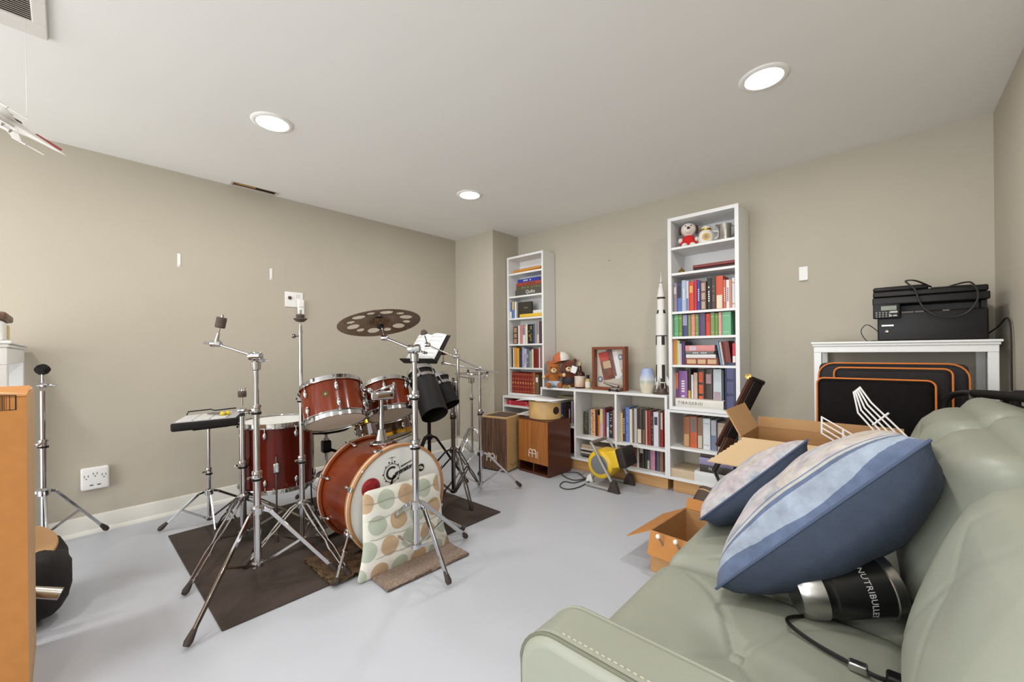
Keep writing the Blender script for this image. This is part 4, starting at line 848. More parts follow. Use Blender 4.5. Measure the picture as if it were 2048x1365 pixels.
lying(x0, x1, zb, .062, RY+.002, .07, (228, 224, 214), 'white book lying in front on bottom shelf of right bookcase', 'books on '+q6, 0, (70, 62, 58), txt=('TIBAGERID', .03, .68, 1.25))
pk = MB(); xk0, xk1 = onY(1338.5, 790, 3.06).x, onY(1346.5, 790, 3.06).x
book(Matrix.Translation((-1.236, 3.065, .7375)) @ Matrix.Rotation(R(0), 4, 'Z'), .012, .2, .03, (206, 204, 196), 'pale grey book with blue picture standing against the right bookcase edge', 'books on '+q6, 5, (150, 170, 216)) if False else None
# right base cabinet
yb = 3.17; q7 = 'right base cabinet upper shelf'
upright([(1367, 1379.5, 834, (150, 92, 58), 'tan brown wide book', 4, (190, 150, 104)), (1380, 1394, 834, (206, 92, 44), 'orange book with white title', 5, (120, 110, 104), {'txt': ('FULL CIRCLE', .03, .5)}), (1395, 1405.5, 836, (134, 104, 82), 'brown book with cream foot', 4, (196, 186, 166)), (1406, 1420.5, 838, (214, 218, 220), 'white blue thick book', 1, (180, 186, 196)), (1421.5, 1433.5, 841, (112, 122, 146), 'blue grey book with pale top', 5, (176, 176, 184)),
         (1435, 1450, 847, (176, 154, 136), 'taupe thick book', 3, (190, 172, 156)), (1451, 1462, 846, (182, 166, 154), 'pale taupe book')], yb, .3525, q7, .16)
lying(onY(1341, 950, 3.13).x, onY(1392, 950, 3.13).x, .1205, .062, 3.13, .2, (206, 184, 154), 'cream thick book lying alone at the bottom of right base cabinet', 'books at the bottom of the right base cabinet', 0)
z = .1205; xs0 = onY(1389, 950, 3.125).x
for i, (th, a, b, c, w, st, c2) in enumerate(((.075, 0, .40, (226, 226, 224), 'white thick book at the bottom', 0, W_), (.055, .035, .40, (62, 50, 44), 'dark brown book second from bottom', 0, (206, 200, 190)), (.05, .035, .26, (146, 138, 172), 'lavender book second from top', 0, W_), (.03, .04, .27, (74, 52, 48), 'brown bound book on top', 0, W_))):
    lying(xs0+a, min(xs0+b, -.754), z, th, 3.125+.01*(i % 2), .2, c, w+' of the stack in right base cabinet', 'books at the bottom of the right base cabinet', st, c2, txt=('N', .03, .72) if i == 1 else None); z += th+.0006
# ---------------------------------------------------------------- decor
def plush(name, parts, mt, parent, voxel=.006):
    mb = MB()
    for c, r, q in parts: mb.ball(c, r, 12, q)
    o = mb.build(name, mt, parent, smooth=180); m = o.modifiers.new('skin', 'REMESH'); m.mode = 'VOXEL'; m.voxel_size = voxel; m.use_smooth_shade = True
    s = o.modifiers.new('soft', 'SMOOTH'); s.iterations = 6; s.factor = .5
    return o
def V(*a): return Vector(a)
def bear(t, o, s, f, fur, muz, pants, arm_up=False, legs='sit'):
    """o base point, f facing, s height"""
    o = Vector(o); f = Vector(f).normalized(); r = V(-f.y, f.x, 0); u = V(0, 0, 1)
    P = lambda a, b, c: o+(r*a+f*b+u*c)*s
    pts = [(P(0, 0, .28), .21*s, (1, 1, 1.15)), (P(0, .02, .67), .245*s, (1.05, 1, 1)), (P(-.2, .0, .87), .085*s, (1, .7, 1)), (P(.2, 0, .87), .085*s, (1, .7, 1))]
    for sg in (-1, 1):
        e = P(sg*.33, .12, .36 if not (arm_up and sg > 0) else .42); sh = P(sg*.17, .05, .44)
        for k in range(5): pts.append((sh+(e-sh)*k/4, .075*s, (1, 1, 1)))
        if legs == 'sit':
            h = P(sg*.12, .05, .12); k2 = P(sg*.2, .34, .1)
        else:
            h = P(sg*.1, 0, .2); k2 = P(sg*.12, .05, .08)
        for k in range(5): pts.append((h+(k2-h)*k/4, .092*s, (1, 1, 1)))
        pts.append((k2+f*.02*s, .1*s, (1, .8, 1.1)))
    plush('body', pts, fur, t, .007)
    MB().ball(P(0, .23, .60), .1*s, 10, (1.1, 1, .85)).build('muzzle', muz, t); MB().ball(P(0, .33, .635), .03*s, 8, (1.2, .8, .8)).build('nose', mat('nose_brown', (52, 36, 30), .4), t)
    for sg in (-1, 1):
        MB().ball(P(sg*.095, .232, .70), .024*s, 8).build('eye', BLACK, t)
        if legs == 'sit':
            MB().ball(P(sg*.2, .44, .1), .075*s, 10, (1, .5, 1.1)).build('foot_pad', mat('pad_rust', (172, 92, 46), .9), t)
            MB().ball(P(sg*.36, .15, .37 if not (arm_up and sg > 0) else .44), .065*s, 8, (1, 1, 1.1)).build('paw', muz, t)
    pp = MB()
    if legs == 'sit':
        pp.ball(P(0, .02, .15), .215*s, 12, (1.05, 1, .7))
        for sg in (-1, 1): pp.ball(P(sg*.15, .2, .12), .115*s, 10, (1, 1.2, 1))
    else:
        pp.ball(P(0, .01, .24), .222*s, 12, (1, 1, .75))
        for sg in (-1, 1): pp.ball(P(sg*.11, .03, .12), .112*s, 10, (1, 1, 1.1))
    o2 = pp.build('shorts', pants, t, smooth=180); m = o2.modifiers.new('skin', 'REMESH'); m.mode = 'VOXEL'; m.voxel_size = .006; m.use_smooth_shade = True
FUR1 = mat('fur_ginger', (176, 102, 40), .95, var=.25, vscale=40, bump=.5, bscale=200, sheen=.3); FUR2 = mat('fur_darkred', (112, 54, 32), .95, var=.3, vscale=40, bump=.5, bscale=200, sheen=.3)
CREAM = mat('fur_cream', (226, 206, 160), .95, bump=.3, bscale=200)
tocam = lambda p: Vector((-p[0], -p[1], 0)).normalized()
b1 = onY(1108, 772, 3.19); b1.z = MIDT
t = thing('teddy_bear', 'ginger teddy bear in pale blue shorts sitting on the cubby shelf', 'teddy bear', b1, 'teddy bears'); bear(t, b1, .27, tocam(b1), FUR1, CREAM, mat('denim_pale', (170, 186, 200), .9, bump=.2, bscale=200), True)
b2 = onY(1138, 768, 3.29); b2.z = MIDT
t = thing('teddy_bear', 'dark reddish-brown teddy bear in dark trousers standing behind the ginger bear', 'teddy bear', b2, 'teddy bears'); bear(t, b2, .29, tocam(b2), FUR2, CREAM, mat('denim_dark', (62, 60, 66), .9, bump=.2, bscale=200), False, 'stand')
# cap resting on the bears
cp = thing('baseball_cap', 'orange and white baseball cap perched on the teddy bears', 'cap', b1+V(.02, .045, .265)); ORG = mat('cap_orange', (196, 110, 70), .85, var=.1, bump=.2, bscale=200)
Mcap = axes(b1+V(.04, .07, .262), V(1, -.25, 0), V(.25, 1, .15)) 
dome = [(.085*math.sin(a), .08*math.cos(a)) for a in [PI/2*k/8 for k in range(8, -1, -1)]]
MB().lathe([(max(r, 1e-4), z_) for r, z_ in dome], Mcap, 20, PI*.75, PI*1.75).build('front_panel', ORG, cp); MB().lathe([(max(r, 1e-4), z_) for r, z_ in dome], Mcap, 20, -PI*.25, PI*.75).build('mesh_back', mat('cap_white', (226, 222, 216), .9), cp)
bl = MB(); vs = []; fs = []
for i in range(15):
    a = PI*.8+(PI*.9)*i/14; k = math.sin(PI*i/14)
    for rr_ in (.084, .084+.06*k**.6): vs.append((rr_*math.cos(a), rr_*math.sin(a), -.012*(rr_-.084)/.06))
for i in range(14): fs.append((2*i, 2*i+1, 2*i+3, 2*i+2))
o = bl.add(vs, fs, Mcap).build('bill', ORG, cp); o.modifiers.new('t', 'SOLIDIFY').thickness = .004
# bottles
def bottle(lab, p, prof, glass, cap_c, label_z, lab_c, extra=None):
    t = thing('bottle', lab, 'bottle', p, 'bottles on the cubby shelf'); M = Matrix.Translation(p)
    MB().lathe(prof, M, 22).build('glass_body', glass, t); r, z = prof[-1]
    MB().lathe([(.0001, z+.028), (r*1.15, z+.027), (r*1.2, z-.004), (r, z-.006)], M, 16).build('cap', cap_c, t)
    MB().lathe([(label_z[2], label_z[0]), (label_z[2]+.0006, label_z[0]+.001), (label_z[2]+.0006, label_z[1])], M, 22).build('paper_label', lab_c, t); return t
p = onY(1160, 770, 3.24); p.z = MIDT
t = bottle('squat brown bottle with white label and paper tag beside the teddy bears', p, [(.0001, .001), (.046, .001), (.05, .01), (.05, .12), (.044, .145), (.02, .165), (.015, .2), (.016, .215)], mat('glass_amber', (70, 26, 18), .08, trans=.3), plain((190, 166, 130)), (.015, .115, .0505), mat('label_white', (222, 216, 206), .6, c2=(206, 150, 110), vscale=14))
MB().box((-.03, -.002, -.035), (.03, .002, .03), Matrix.Translation(p+V(-.045, -.03, .175)) @ Matrix.Rotation(.3, 4, 'Y')).build('paper_tag', PAPER, t, smooth=0)
p = onY(1176, 770, 3.22); p.z = MIDT
bottle('small pale yellow bottle with black cap beside the shadow box', p, [(.0001, .001), (.022, .001), (.025, .006), (.025, .075), (.018, .088), (.012, .094), (.012, .1)], mat('glass_yellow', (196, 172, 110), .15), BLACK, (.015, .066, .0253), mat('label_plain', (224, 220, 210), .6))
# small pile of shells
t = thing('trinket_pile', 'small pale and gold trinket pile at the feet of the bears', 'ornament', onY(1130, 775, 3.16))
random.seed(3)
for i in range(14): MB().ball(V(onY(1128+i % 5*3, 775, 3.155+.008*(i % 3)).x, 3.15+.012*(i % 3), MIDT+.010+.012*(i//8)), .009, 7, (1, 1, .9)).build('bead', plain(random.choice([(222, 206, 160), (190, 150, 70), (206, 196, 180), (150, 120, 60)])), t)
# shadow box
def pane_mat():
    m = bpy.data.materials.new('pane_glass'); m.use_nodes = True; N = m.node_tree.nodes; L = m.node_tree.links; N.remove(N['Principled BSDF'])
    a = N.new('ShaderNodeBsdfTransparent'); b = N.new('ShaderNodeBsdfGlossy'); b.inputs['Roughness'].default_value = .03; mx = N.new('ShaderNodeMixShader'); mx.inputs[0].default_value = .05
    L.new(a.outputs[0], mx.inputs[1]); L.new(b.outputs[0], mx.inputs[2]); L.new(mx.outputs[0], N['Material Output'].inputs[0]); return m
xA, xB = onY(1184, 735, 3.2).x, onY(1250, 735, 3.2).x; fz0, fz1 = MIDT+.001, onY(1217, 694, 3.2).z; FRW = mat('frame_wood', (132, 66, 32), .45, var=.25, vscale=9, stretch=(1, 1, 5))
sb = thing('shadow_box', 'reddish wooden shadow box frame with red booklet and round pins', 'picture frame', ((xA+xB)/2, 3.235, fz0)); fw_ = .024
for lo, hi in (((xA, fz0), (xA+fw_, fz1)), ((xB-fw_, fz0), (xB, fz1)), ((xA+fw_, fz0), (xB-fw_, fz0+fw_)), ((xA+fw_, fz1-fw_), (xB-fw_, fz1))): MB().box((lo[0], 3.2, lo[1]), (hi[0], 3.265, hi[1])).build('frame_rail', FRW, sb, smooth=0, bevel=.002)
MB().box((xA+.01, 3.25, fz0+.01), (xB-.01, 3.262, fz1-.01)).build('backing', plain((214, 206, 190)), sb, smooth=0)
MB().box((xA+.015, 3.208, fz0+.015), (xB-.015, 3.21, fz1-.015)).build('glass_pane', pane_mat(), sb, smooth=0)
cx_, cz_ = (xA+xB)/2, (fz0+fz1)/2; MA = Matrix(((1, 0, 0, cx_-.035), (0, 0, -1, 3.249), (0, 1, 0, cz_+.02), (0, 0, 0, 1))) @ Matrix.Rotation(R(12), 4, 'Z')
bkt = MB().box((-.06, -.12, 0), (.055, .13, .004), MA).build('booklet', mat('booklet_print', (150, 84, 58), .5, c2=(92, 60, 54), vscale=18), sb, smooth=0)
MB().box((-.06, .05, .004), (.03, .125, .0046), MA).build('booklet_title_block', plain((196, 70, 66)), bkt, smooth=0); MB().box((-.035, -.02, .004), (.04, .045, .0044), MA).build('booklet_picture', plain((206, 178, 140)), bkt, smooth=0)
bk2 = MB().box((.02, -.1, .0005), (.075, .14, .003), MA).build('leaflet', mat('leaflet_print', (84, 92, 110), .5, c2=(150, 88, 72), vscale=15), sb, smooth=0); MB().box((.0, -.115, 0), (.1, .12, .0006), MA @ Matrix.Translation((.02, -.01, -.001))).build('paper_sheet', PAPER, sb, smooth=0)
for dx, dz, r_, c in ((.095, .1, .026, (110, 124, 150)), (.1, .04, .018, (206, 206, 206)), (.115, -.02, .015, (150, 130, 110)), (.115, -.075, .02, (150, 176, 206)), (-.105, -.1, .027, (104, 116, 144))):
    pn = MB().lathe([(.0001, .005), (r_*.9, .004), (r_, .0)], frame((cx_+dx, 3.2495, cz_+dz), (0, -1, 0)), 20).build('pin_badge', plain(c), sb); MB().lathe([(.0001, .0062), (r_*.45, .006), (r_*.5, .0045)], frame((cx_+dx, 3.2495, cz_+dz), (0, -1, 0)), 14).build('pin_centre', plain((214, 214, 216)), pn)
# toy cannon
p = V(onY(1230, 782, 3.145).x, 3.145, MIDT); t = thing('toy_cannon', 'small pewter toy cannon in front of the shadow box', 'ornament', p); PEW = mat('pewter', (150, 144, 136), .4, .8)
MB().soft(p+V(-.05, -.02, .012), p+V(.05, .025, .03), .008, n=2).build('carriage', PEW, t)
MB().tube([p+V(.03, 0, .04), p+V(-.02, 0, .05), p+V(-.11, 0, .075)], [.018, .014, .009], 12).build('barrel', PEW, t)
for sx in (-.035, .035):
    for sy in (-.025, .03): MB().cyl(p+V(sx, sy-.005, .013), p+V(sx, sy+.005, .013), .0125, n=12).build('wheel', DCHROME, t)
# vase
p = V(onY(1295, 778, 3.2).x, 3.2, MIDT); VM = mat('vase_glaze', (222, 214, 196), .25); N = VM.node_tree.nodes; L = VM.node_tree.links
tc = N.new('ShaderNodeTexCoord'); sp = N.new('ShaderNodeSeparateXYZ'); L.new(tc.outputs['Object'], sp.inputs[0]); rp = N.new('ShaderNodeValToRGB'); mr = N.new('ShaderNodeMapRange'); mr.inputs[2].default_value = .19
L.new(sp.outputs[2], mr.inputs[0]); ns = N.new('ShaderNodeTexNoise'); ns.inputs['Scale'].default_value = 26; ad = N.new('ShaderNodeMath'); ad.operation = 'MULTIPLY_ADD'; ad.inputs[1].default_value = .3; L.new(ns.outputs[0], ad.inputs[0]); L.new(mr.outputs[0], ad.inputs[2]); L.new(ad.outputs[0], rp.inputs[0]); L.new(rp.outputs[0], N['Principled BSDF'].inputs['Base Color'])
e = rp.color_ramp.elements; e[0].position = .5; e[0].color = col((222, 212, 190)); e[1].position = 1.05 if False else 1.0; e[1].color = col((168, 182, 218)); x = e.new(.66); x.color = col((176, 178, 168)); x = e.new(.72); x.color = col((206, 208, 212))
tag(MB().lathe([(.0001, 0), (.042, 0), (.05, .012), (.062, .06), (.066, .095), (.06, .13), (.045, .175), (.04, .2), (.035, .2), (.05, .13), (.05, .06), (.0001, .02)], Matrix.Translation(p), 36).build('vase', VM, origin=Matrix.Translation(p)), 'rounded ceramic vase glazed cream with a blue shoulder', 'vase')
# model rocket
p = V(onY(1326, 783, 3.2).x-.008, 3.2, MIDT); hR = onY(1326, 543, 3.2).z-MIDT; k = hR/1.0; M = Matrix.Translation(p) @ Matrix.Diagonal((k, k, k, 1)); RW = mat('rocket_white', (228, 226, 220), .5); RB = mat('rocket_black', (48, 38, 32), .5)
t = thing('model_rocket', 'tall white multi-stage model rocket with dark bands beside the tall bookcase', 'model rocket', p); r1 = .043
MB().lathe([(r1*.9, .09), (r1, .095), (r1, .44), (r1, .46), (r1, .62), (r1*.99, .64), (r1*.72, .69), (r1*.72, .80), (r1*.7, .81), (r1*.42, .875), (r1*.3, .88)], M, 32).build('body', RW, t)
MB().lathe([(r1*.3, .878), (r1*.36, .882), (r1*.34, .9), (r1*.16, .912), (r1*.1, .94), (r1*.09, .955), (.0016, .96), (.001, 1.0)], M, 20).build('escape_tower', RW, t)
for z0_, z1_, rr_ in ((.47, .478, r1), (.775, .79, r1*.72), (.905, .909, .012)): MB().lathe([(rr_+.0006, z0_), (rr_+.0008, z1_)], M, 32).build('dark_band', RB, t)
for z0_, z1_, rr_, da in ((.1, .24, r1, 0), (.4, .47, r1, 0), (.655, .685, r1*.8, .4), (.1, .13, r1, 1.3)):
    for q_ in range(4):
        a = math.atan2(-p.y, -p.x)+.3+da+q_*PI/2
        if z0_ > .6: MB().lathe([(r1*.93, .655), (r1*.76, .685)], M, 4, a-.3, a+.3).build('dark_panel', RB, t)
        else: MB().lathe([(rr_+.0007, z0_), (rr_+.0007, z1_)], M, 4, a-.3, a+.3).build('dark_panel', RB, t)
for q_ in range(4):
    a = math.atan2(-p.y, -p.x)+.3+PI/4+q_*PI/2; d = V(math.cos(a), math.sin(a), 0)
    vs = [(d*r1*.9+V(0, 0, .16)), (d*r1*.9+V(0, 0, .08)), (d*r1*2.0+V(0, 0, .045)), (d*r1*2.0+V(0, 0, .065))]; s_ = V(-d.y, d.x, 0)*.003
    MB().add([M @ (v+s_) for v in vs]+[M @ (v-s_) for v in vs], [(0, 1, 2, 3), (7, 6, 5, 4), (0, 4, 5, 1), (1, 5, 6, 2), (2, 6, 7, 3), (3, 7, 4, 0)]).build('fin', RW, t, smooth=0)
    MB().lathe([(.012, .09), (.016, .055), (.019, .045)], M @ Matrix.Translation(d*r1*.6), 14).build('engine_bell', DCHROME, t)
MB().lathe([(.0001, .0), (.07, 0), (.072, .006), (.066, .01), (.04, .012), (.036, .045), (.03, .05)], M, 24).build('display_base', mat('base_bronze', (92, 76, 64), .5), t)
# right bookcase top compartment: plush dog, lidded jug, tankard
zt = zr[0]; p = V(onY(1377, 480, 3.2).x, 3.2, zt); f = tocam(p); r = V(-f.y, f.x, 0)
t = thing('plush_dog', 'white plush dog with brown ears in a red outfit', 'plush toy', p); s = .19; P = lambda a, b, c: p+(r*a+f*b+V(0, 0, 1)*c)*s
WF = mat('plush_white', (226, 218, 210), .95, bump=.3, bscale=200)
plush('body', [(P(0, 0, .25), .24*s, (1, .9, 1.1)), (P(0, .02, .72), .28*s, (1.05, 1, .95)), (P(0, .2, .66), .15*s, (1, 1, .85)), (P(-.3, .06, .3), .09*s, (1, 1, 1.3)), (P(.3, .06, .3), .09*s, (1, 1, 1.3)), (P(-.16, .2, .1), .13*s, (1, 1.1, .8)), (P(.16, .2, .1), .13*s, (1, 1.1, .8))], WF, t, .006)
for sg in (-1, 1):
    MB().ball(P(sg*.3, .02, .7), .13*s, 10, (.5, .8, 1.4)).build('ear', mat('ear_brown', (86, 54, 44), .95), t); MB().ball(P(sg*.1, .26, .82), .025*s, 7).build('eye', BLACK, t)
MB().ball(P(0, .34, .72), .06*s, 8, (1.1, .7, .9)).build('nose', mat('ear_brown2', (76, 46, 38), .6), t)
o = MB().ball(P(0, .02, .26), .262*s, 12, (1, .95, 1.0)).ball(P(-.17, .17, .12), .145*s, 10, (1, 1.1, .85)).ball(P(.17, .17, .12), .145*s, 10, (1, 1.1, .85)).build('red_outfit', mat('plush_red', (200, 36, 30), .9, bump=.2, bscale=200), t, smooth=180); m = o.modifiers.new('skin', 'REMESH'); m.mode = 'VOXEL'; m.voxel_size = .006; m.use_smooth_shade = True
p = V(onY(1412, 478, 3.18).x, 3.18, zt); M = Matrix.Translation(p); CE = mat('ceramic_white', (232, 228, 216), .25); t = thing('ceramic_jug', 'white ceramic lidded jug with gold crest beside the plush dog', 'jug', p)
MB().lathe([(.0001, 0), (.04, 0), (.05, .012), (.055, .05), (.045, .085), (.032, .1), (.034, .108)], M, 28).build('body', CE, t); MB().lathe([(.036, .108), (.036, .114), (.026, .128), (.012, .135), (.0001, .136)], M, 24).build('lid', CE, t); MB().lathe([(.0345, .1), (.0375, .104), (.0375, .11), (.036, .112)], M, 24).build('gold_band', GOLD, t)
d = tocam(p); rr_ = V(-d.y, d.x, 0); MB().tube(bez([p+rr_*.046+V(0, 0, .09), p+rr_*.08+V(0, 0, .085), p+rr_*.08+V(0, 0, .05), p+rr_*.053+V(0, 0, .03)], 6), .006, 8).build('handle', CE, t)
cr = MB().lathe([(.0001, .002), (.022, .0012), (.026, 0)], frame(p+d*.0545+V(0, 0, .045), d), 20).build('crest', mat('crest_gold', (206, 166, 80), .5), t); MB().lathe([(.0001, .0032), (.012, .0028), (.014, .002)], frame(p+d*.0545+V(0, 0, .045), d), 14).build('crest_centre', plain((150, 140, 120)), cr)
p = V(onY(1450, 475, 3.18).x, 3.18, zt); M = Matrix.Translation(p); t = thing('tankard', 'grey pewter tankard with handle at the right end of the top compartment', 'tankard', p); d = tocam(p); rr_ = V(-d.y, d.x, 0)
MB().lathe([(.0001, 0), (.044, 0), (.046, .01), (.040, .03), (.040, .09), (.044, .118), (.040, .118), (.036, .09), (.036, .012), (.0001, .012)], M, 28).build('body', PEW, t); MB().tube(bez([p+rr_*.039+V(0, 0, .105), p+rr_*.074+V(0, 0, .09), p+rr_*.07+V(0, 0, .05), p+rr_*.040+V(0, 0, .03)], 6), .0055, 8).build('handle', PEW, t); MB().tube([p-rr_*.036+V(0, 0, .11), p-rr_*.06+V(0, 0, .122)], [.014, .006], 8).build('spout', PEW, t)
# second compartment: flat case and bell
x0, x1 = onY(1386, 535, 3.14).x, onY(1470, 530, 3.14).x
t = thing('flat_case', 'flat dark red case lying on second shelf of right bookcase', 'case', ((x0+x1)/2, 3.22, zr[1])); MB().box((x0, 3.14, zr[1]+.0005), (min(x1, RX1-.03), 3.33, zr[1]+.022)).build('base', plain((60, 30, 28)), t, smooth=0, bevel=.002); MB().box((x0-.004+.004, 3.132, zr[1]+.023), (min(x1, RX1-.03), 3.335, zr[1]+.044)).build('lid', mat('case_red', (126, 44, 36), .35, var=.1), t, smooth=0, bevel=.003)
p = V(onY(1363, 546, 3.15).x, 3.15, zr[1]); t = thing('brass_bell', 'small dull brass bell on second shelf of right bookcase', 'bell', p); MB().lathe([(.028, .001), (.027, .008), (.02, .02), (.014, .03), (.0001, .034)], Matrix.Translation(p), 20).build('bell_body', BRASS, t); MB().ball(p+V(0, 0, .038), .007, 8).build('knob', BRASS, t)
# ---------------------------------------------------------------- cajons
def logo(t, M, s, mt):
    """two arches with crossbars and a slash, drawn flat on the front"""
    pts = lambda l: [M @ Vector((x*s, y*s, .0015)) for x, y in l]
    for k in (0, 1):
        a = [(k*.5, 0), (k*.5, .55)]+[(k*.5+.25-.25*math.cos(PI*i/8), .55+.3*math.sin(PI*i/8)) for i in range(1, 8)]+[(k*.5+.5, .55), (k*.5+.5, 0)]
        if k == 1: a = a[1:]
        MB().tube(pts(a), .055*s, 6).build('logo_arch', mt, t); MB().tube(pts([(k*.5+.03, .42), (k*.5+.47, .42)]), .05*s, 6).build('logo_bar', mt, t)
    MB().tube(pts([(1.22, 0), (1.22, .7)]), .05*s, 6).build('logo_bar', mt, t)
LGM = mat('logo_cream', (232, 222, 204), .5)
def cajon(lab, A, B, d, h, front, body, top, port=False, foot=.012, inset=None):
    A = Vector(A); B = Vector(B); x = (B-A).normalized(); y = Vector((-x.y, x.x, 0)); w = (B-A).length; M = axes(A, x, y)
    t = thing('cajon', lab, 'cajon', M @ V(w/2, d/2, 0), 'cajon drums')
    if not port:
        MB().box((0, .004, foot), (w, d, h), M).build('body', body, t, smooth=0, bevel=.004)
        MB().box((.004, -.001, foot+.002), (w-.002, .0045, h-.012), M).build('front_plate', front, t, smooth=0, bevel=.001)
    else:
        ph = .1; pt = .012
        MB().box((0, .004, 0), (pt, d, h), M).box((w-pt, .004, 0), (w, d, h), M).box((pt, .004, h-pt), (w-pt, d, h), M).box((pt, d-pt, pt), (w-pt, d, h-pt), M).box((pt, .004, 0), (w-pt, d, .02), M).build('body', body, t, smooth=0, bevel=.002)
        MB().box((pt*.4, -.001, ph), (w-pt*.4, .0045, h-.008), M).build('front_plate', front, t, smooth=0, bevel=.001)
        MB().box((pt, .0045, ph), (w-pt, .02, ph+.015), M).build('port_rail', body, t, smooth=0); MB().box((w*.5-.006, .006, .02), (w*.5+.006, .2, ph), M).build('port_divider', body, t, smooth=0)
        MB().box((pt, .21, .02), (w-pt, .215, h-pt), M).build('inner_baffle', MATTE, t, smooth=0)
    if inset: MB().box((.03, .035, h), (w-.03, d-.03, h+.0015), M).build('seat_pad', inset, t, smooth=0)
    for k in range(5):
        for sx in (.012, w-.012): MB().lathe([(.0001, .0018), (.0035, .0012), (.004, 0)], frame(M @ V(sx, -.001, .03+(.1 if port else 0)+(h-.07-(.1 if port else 0))*k/4), -y), 8).build('screw', BRASS, t)
    if foot and not port:
        for fx in (.03, w-.03):
            for fy in (.03, d-.03): MB().cyl(M @ V(fx, fy, 0.0005), M @ V(fx, fy, foot), .012, .014, 10).build('rubber_foot', BLACK, t)
    return t, M
ZEB = mat('zebrano', (124, 90, 68), .5, c2=(62, 40, 30), kind='noise', vscale=30, stretch=(3.2, 3.2, .12), detail=3, lo=.38, hi=.62); BIRCH = mat('birch', (206, 172, 122), .5, var=.12, vscale=6, stretch=(1, 1, 4)); BUB = mat('bubinga', (184, 120, 62), .4, c2=(156, 88, 36), kind='noise', vscale=34, stretch=(3, 3, .08), detail=2, lo=.35, hi=.65); MAH = mat('mahogany', (88, 44, 28), .35, var=.15, vscale=6, coat=.3)
A1 = V(-2.79, 2.60, 0); B1 = V(-2.497, 2.647, 0)
t, M = cajon('cajon with dark striped front and pale birch sides', A1, B1, .315, .492, ZEB, BIRCH, BIRCH, inset=mat('seat_brown', (92, 74, 62), .8)); logo(t, M @ Matrix(((1, 0, 0, .075), (0, 0, -1, -.001), (0, 1, 0, .085), (0, 0, 0, 1))), .085, LGM)
sg = MB(); ms_ = M @ Matrix(((0, 0, 1, .2935), (1, 0, 0, .06), (0, 1, 0, .055), (0, 0, 0, 1)))
sg.tube([ms_ @ V(x, .012*math.sin(x*120)+.008*math.sin(x*310), .0015) for x in [.0+.13*i/40 for i in range(41)]], .0028, 5).build('signature_scribble', MATTE, t)
A2 = V(-2.487, 2.79, 0); B2 = V(-2.128, 2.768, 0)
t, M = cajon('wide cajon with orange striped front and open port below', A2, B2, .31, .48, BUB, MAH, MAH, port=True); logo(t, M @ Matrix(((1, 0, 0, .135), (0, 0, -1, -.001), (0, 1, 0, .15), (0, 0, 0, 1))), .082, LGM)
M2 = M
# round wooden hand drum on it, with paper
t = thing('hand_drum', 'pale round wooden hand drum with dark side hole on the wide cajon', 'hand drum', M2 @ V(.19, .15, .48)); pl = mat('maple_pale', (222, 182, 120), .4, var=.08, vscale=5)
cD = M2 @ V(.185, .16, .482); MB().lathe([(.0001, 0), (.148, 0), (.152, .004), (.152, .15), (.148, .155), (.0001, .155)], Matrix.Translation(cD) @ Matrix.Diagonal((1, .9, 1, 1)), 48).build('shell', pl, t); hd = (V(1.0, -.22, 0)).normalized()
MB().lathe([(.0001, .004), (.03, .004), (.034, .0)], frame(cD+V(hd.x*.152, hd.y*.139, .08), V(hd.x, hd.y*1.05, 0)), 24).build('sound_hole', mat('hole_dark', (52, 26, 18), .8), t)
cP = cD+V(-.02, -.02, .157)
for k, (rz, dx, lab) in enumerate(((.25, 0, 'lower loose white paper sheet on the wooden hand drum'), (-.1, .03, 'upper curling white paper sheet on the wooden hand drum'))):
    vs = []; fs = []; Mq = Matrix.Translation(cP+V(dx, 0, .002+.005*k)) @ Matrix.Rotation(rz, 4, 'Z')
    for i in range(11):
        for j in range(2): vs.append((-.2+.04*i, (-.13, .13)[j], .012*abs(math.sin(i*.35+k))+.001))
    for i in range(10): fs.append((2*i, 2*i+2, 2*i+3, 2*i+1))
    o = MB().add(vs, fs, Mq).build('paper_sheet', PAPER); o.modifiers.new('t', 'SOLIDIFY').thickness = .0012; tag(o, lab, 'paper', 'loose paper sheets')
o = MB().add([(0, 0, .0), (.26, .02, .0), (.24, .2, .03), (0, .2, .012)], [(0, 1, 2, 3)], Matrix.Translation((-2.56, 2.84, .498))).build('paper_sheet', PAPER, smooth=0); o.modifiers.new('t', 'SOLIDIFY').thickness = .001; tag(o, 'white paper sheet sticking out above the dark cajon', 'paper', 'loose paper sheets')
# ---------------------------------------------------------------- yellow fan heater
YEL = mat('heater_yellow', (232, 190, 40), .4, var=.05); GRY = mat('heater_grey', (120, 120, 122), .5); TUB = mat('tube_grey', (160, 158, 156), .35, .3)
hp = V(-1.655, 2.945, 0); t = thing('fan_heater', 'yellow portable fan heater with grey tube frame on the floor', 'heater', hp)
ax_ = V(.0, -1, 0).normalized(); nz_ = V(.95, .0, .28).normalized(); C0 = hp+V(-.03, .0, .18)
MB().lathe([(.0001, -.095), (.09, -.095), (.108, -.085), (.115, -.06), (.115, .06), (.108, .085), (.09, .095), (.0001, .095)], frame(C0, ax_), 36).build('fan_housing', YEL, t)
MB().lathe([(.0001, .003), (.07, .003), (.076, 0)], frame(C0+ax_*.0955, ax_), 28).build('intake_cap', GRY, t)
Mn = frame(C0+nz_*.02, nz_, (0, 0, 1)); MB().soft((-.088, -.045, 0), (.088, .09, .15), .014, Mn, n=3).build('nozzle', YEL, t); MB().soft((-.095, -.052, .145), (.095, .098, .215), .016, Mn, n=3).build('front_grille', mat('grille_dark', (38, 28, 24), .6), t)
for k in range(6): MB().box((-.07, -.04+k*.019, .2145), (.07, -.036+k*.019, .2175), Mn).build('grille_bar', BLACK, t, smooth=0)
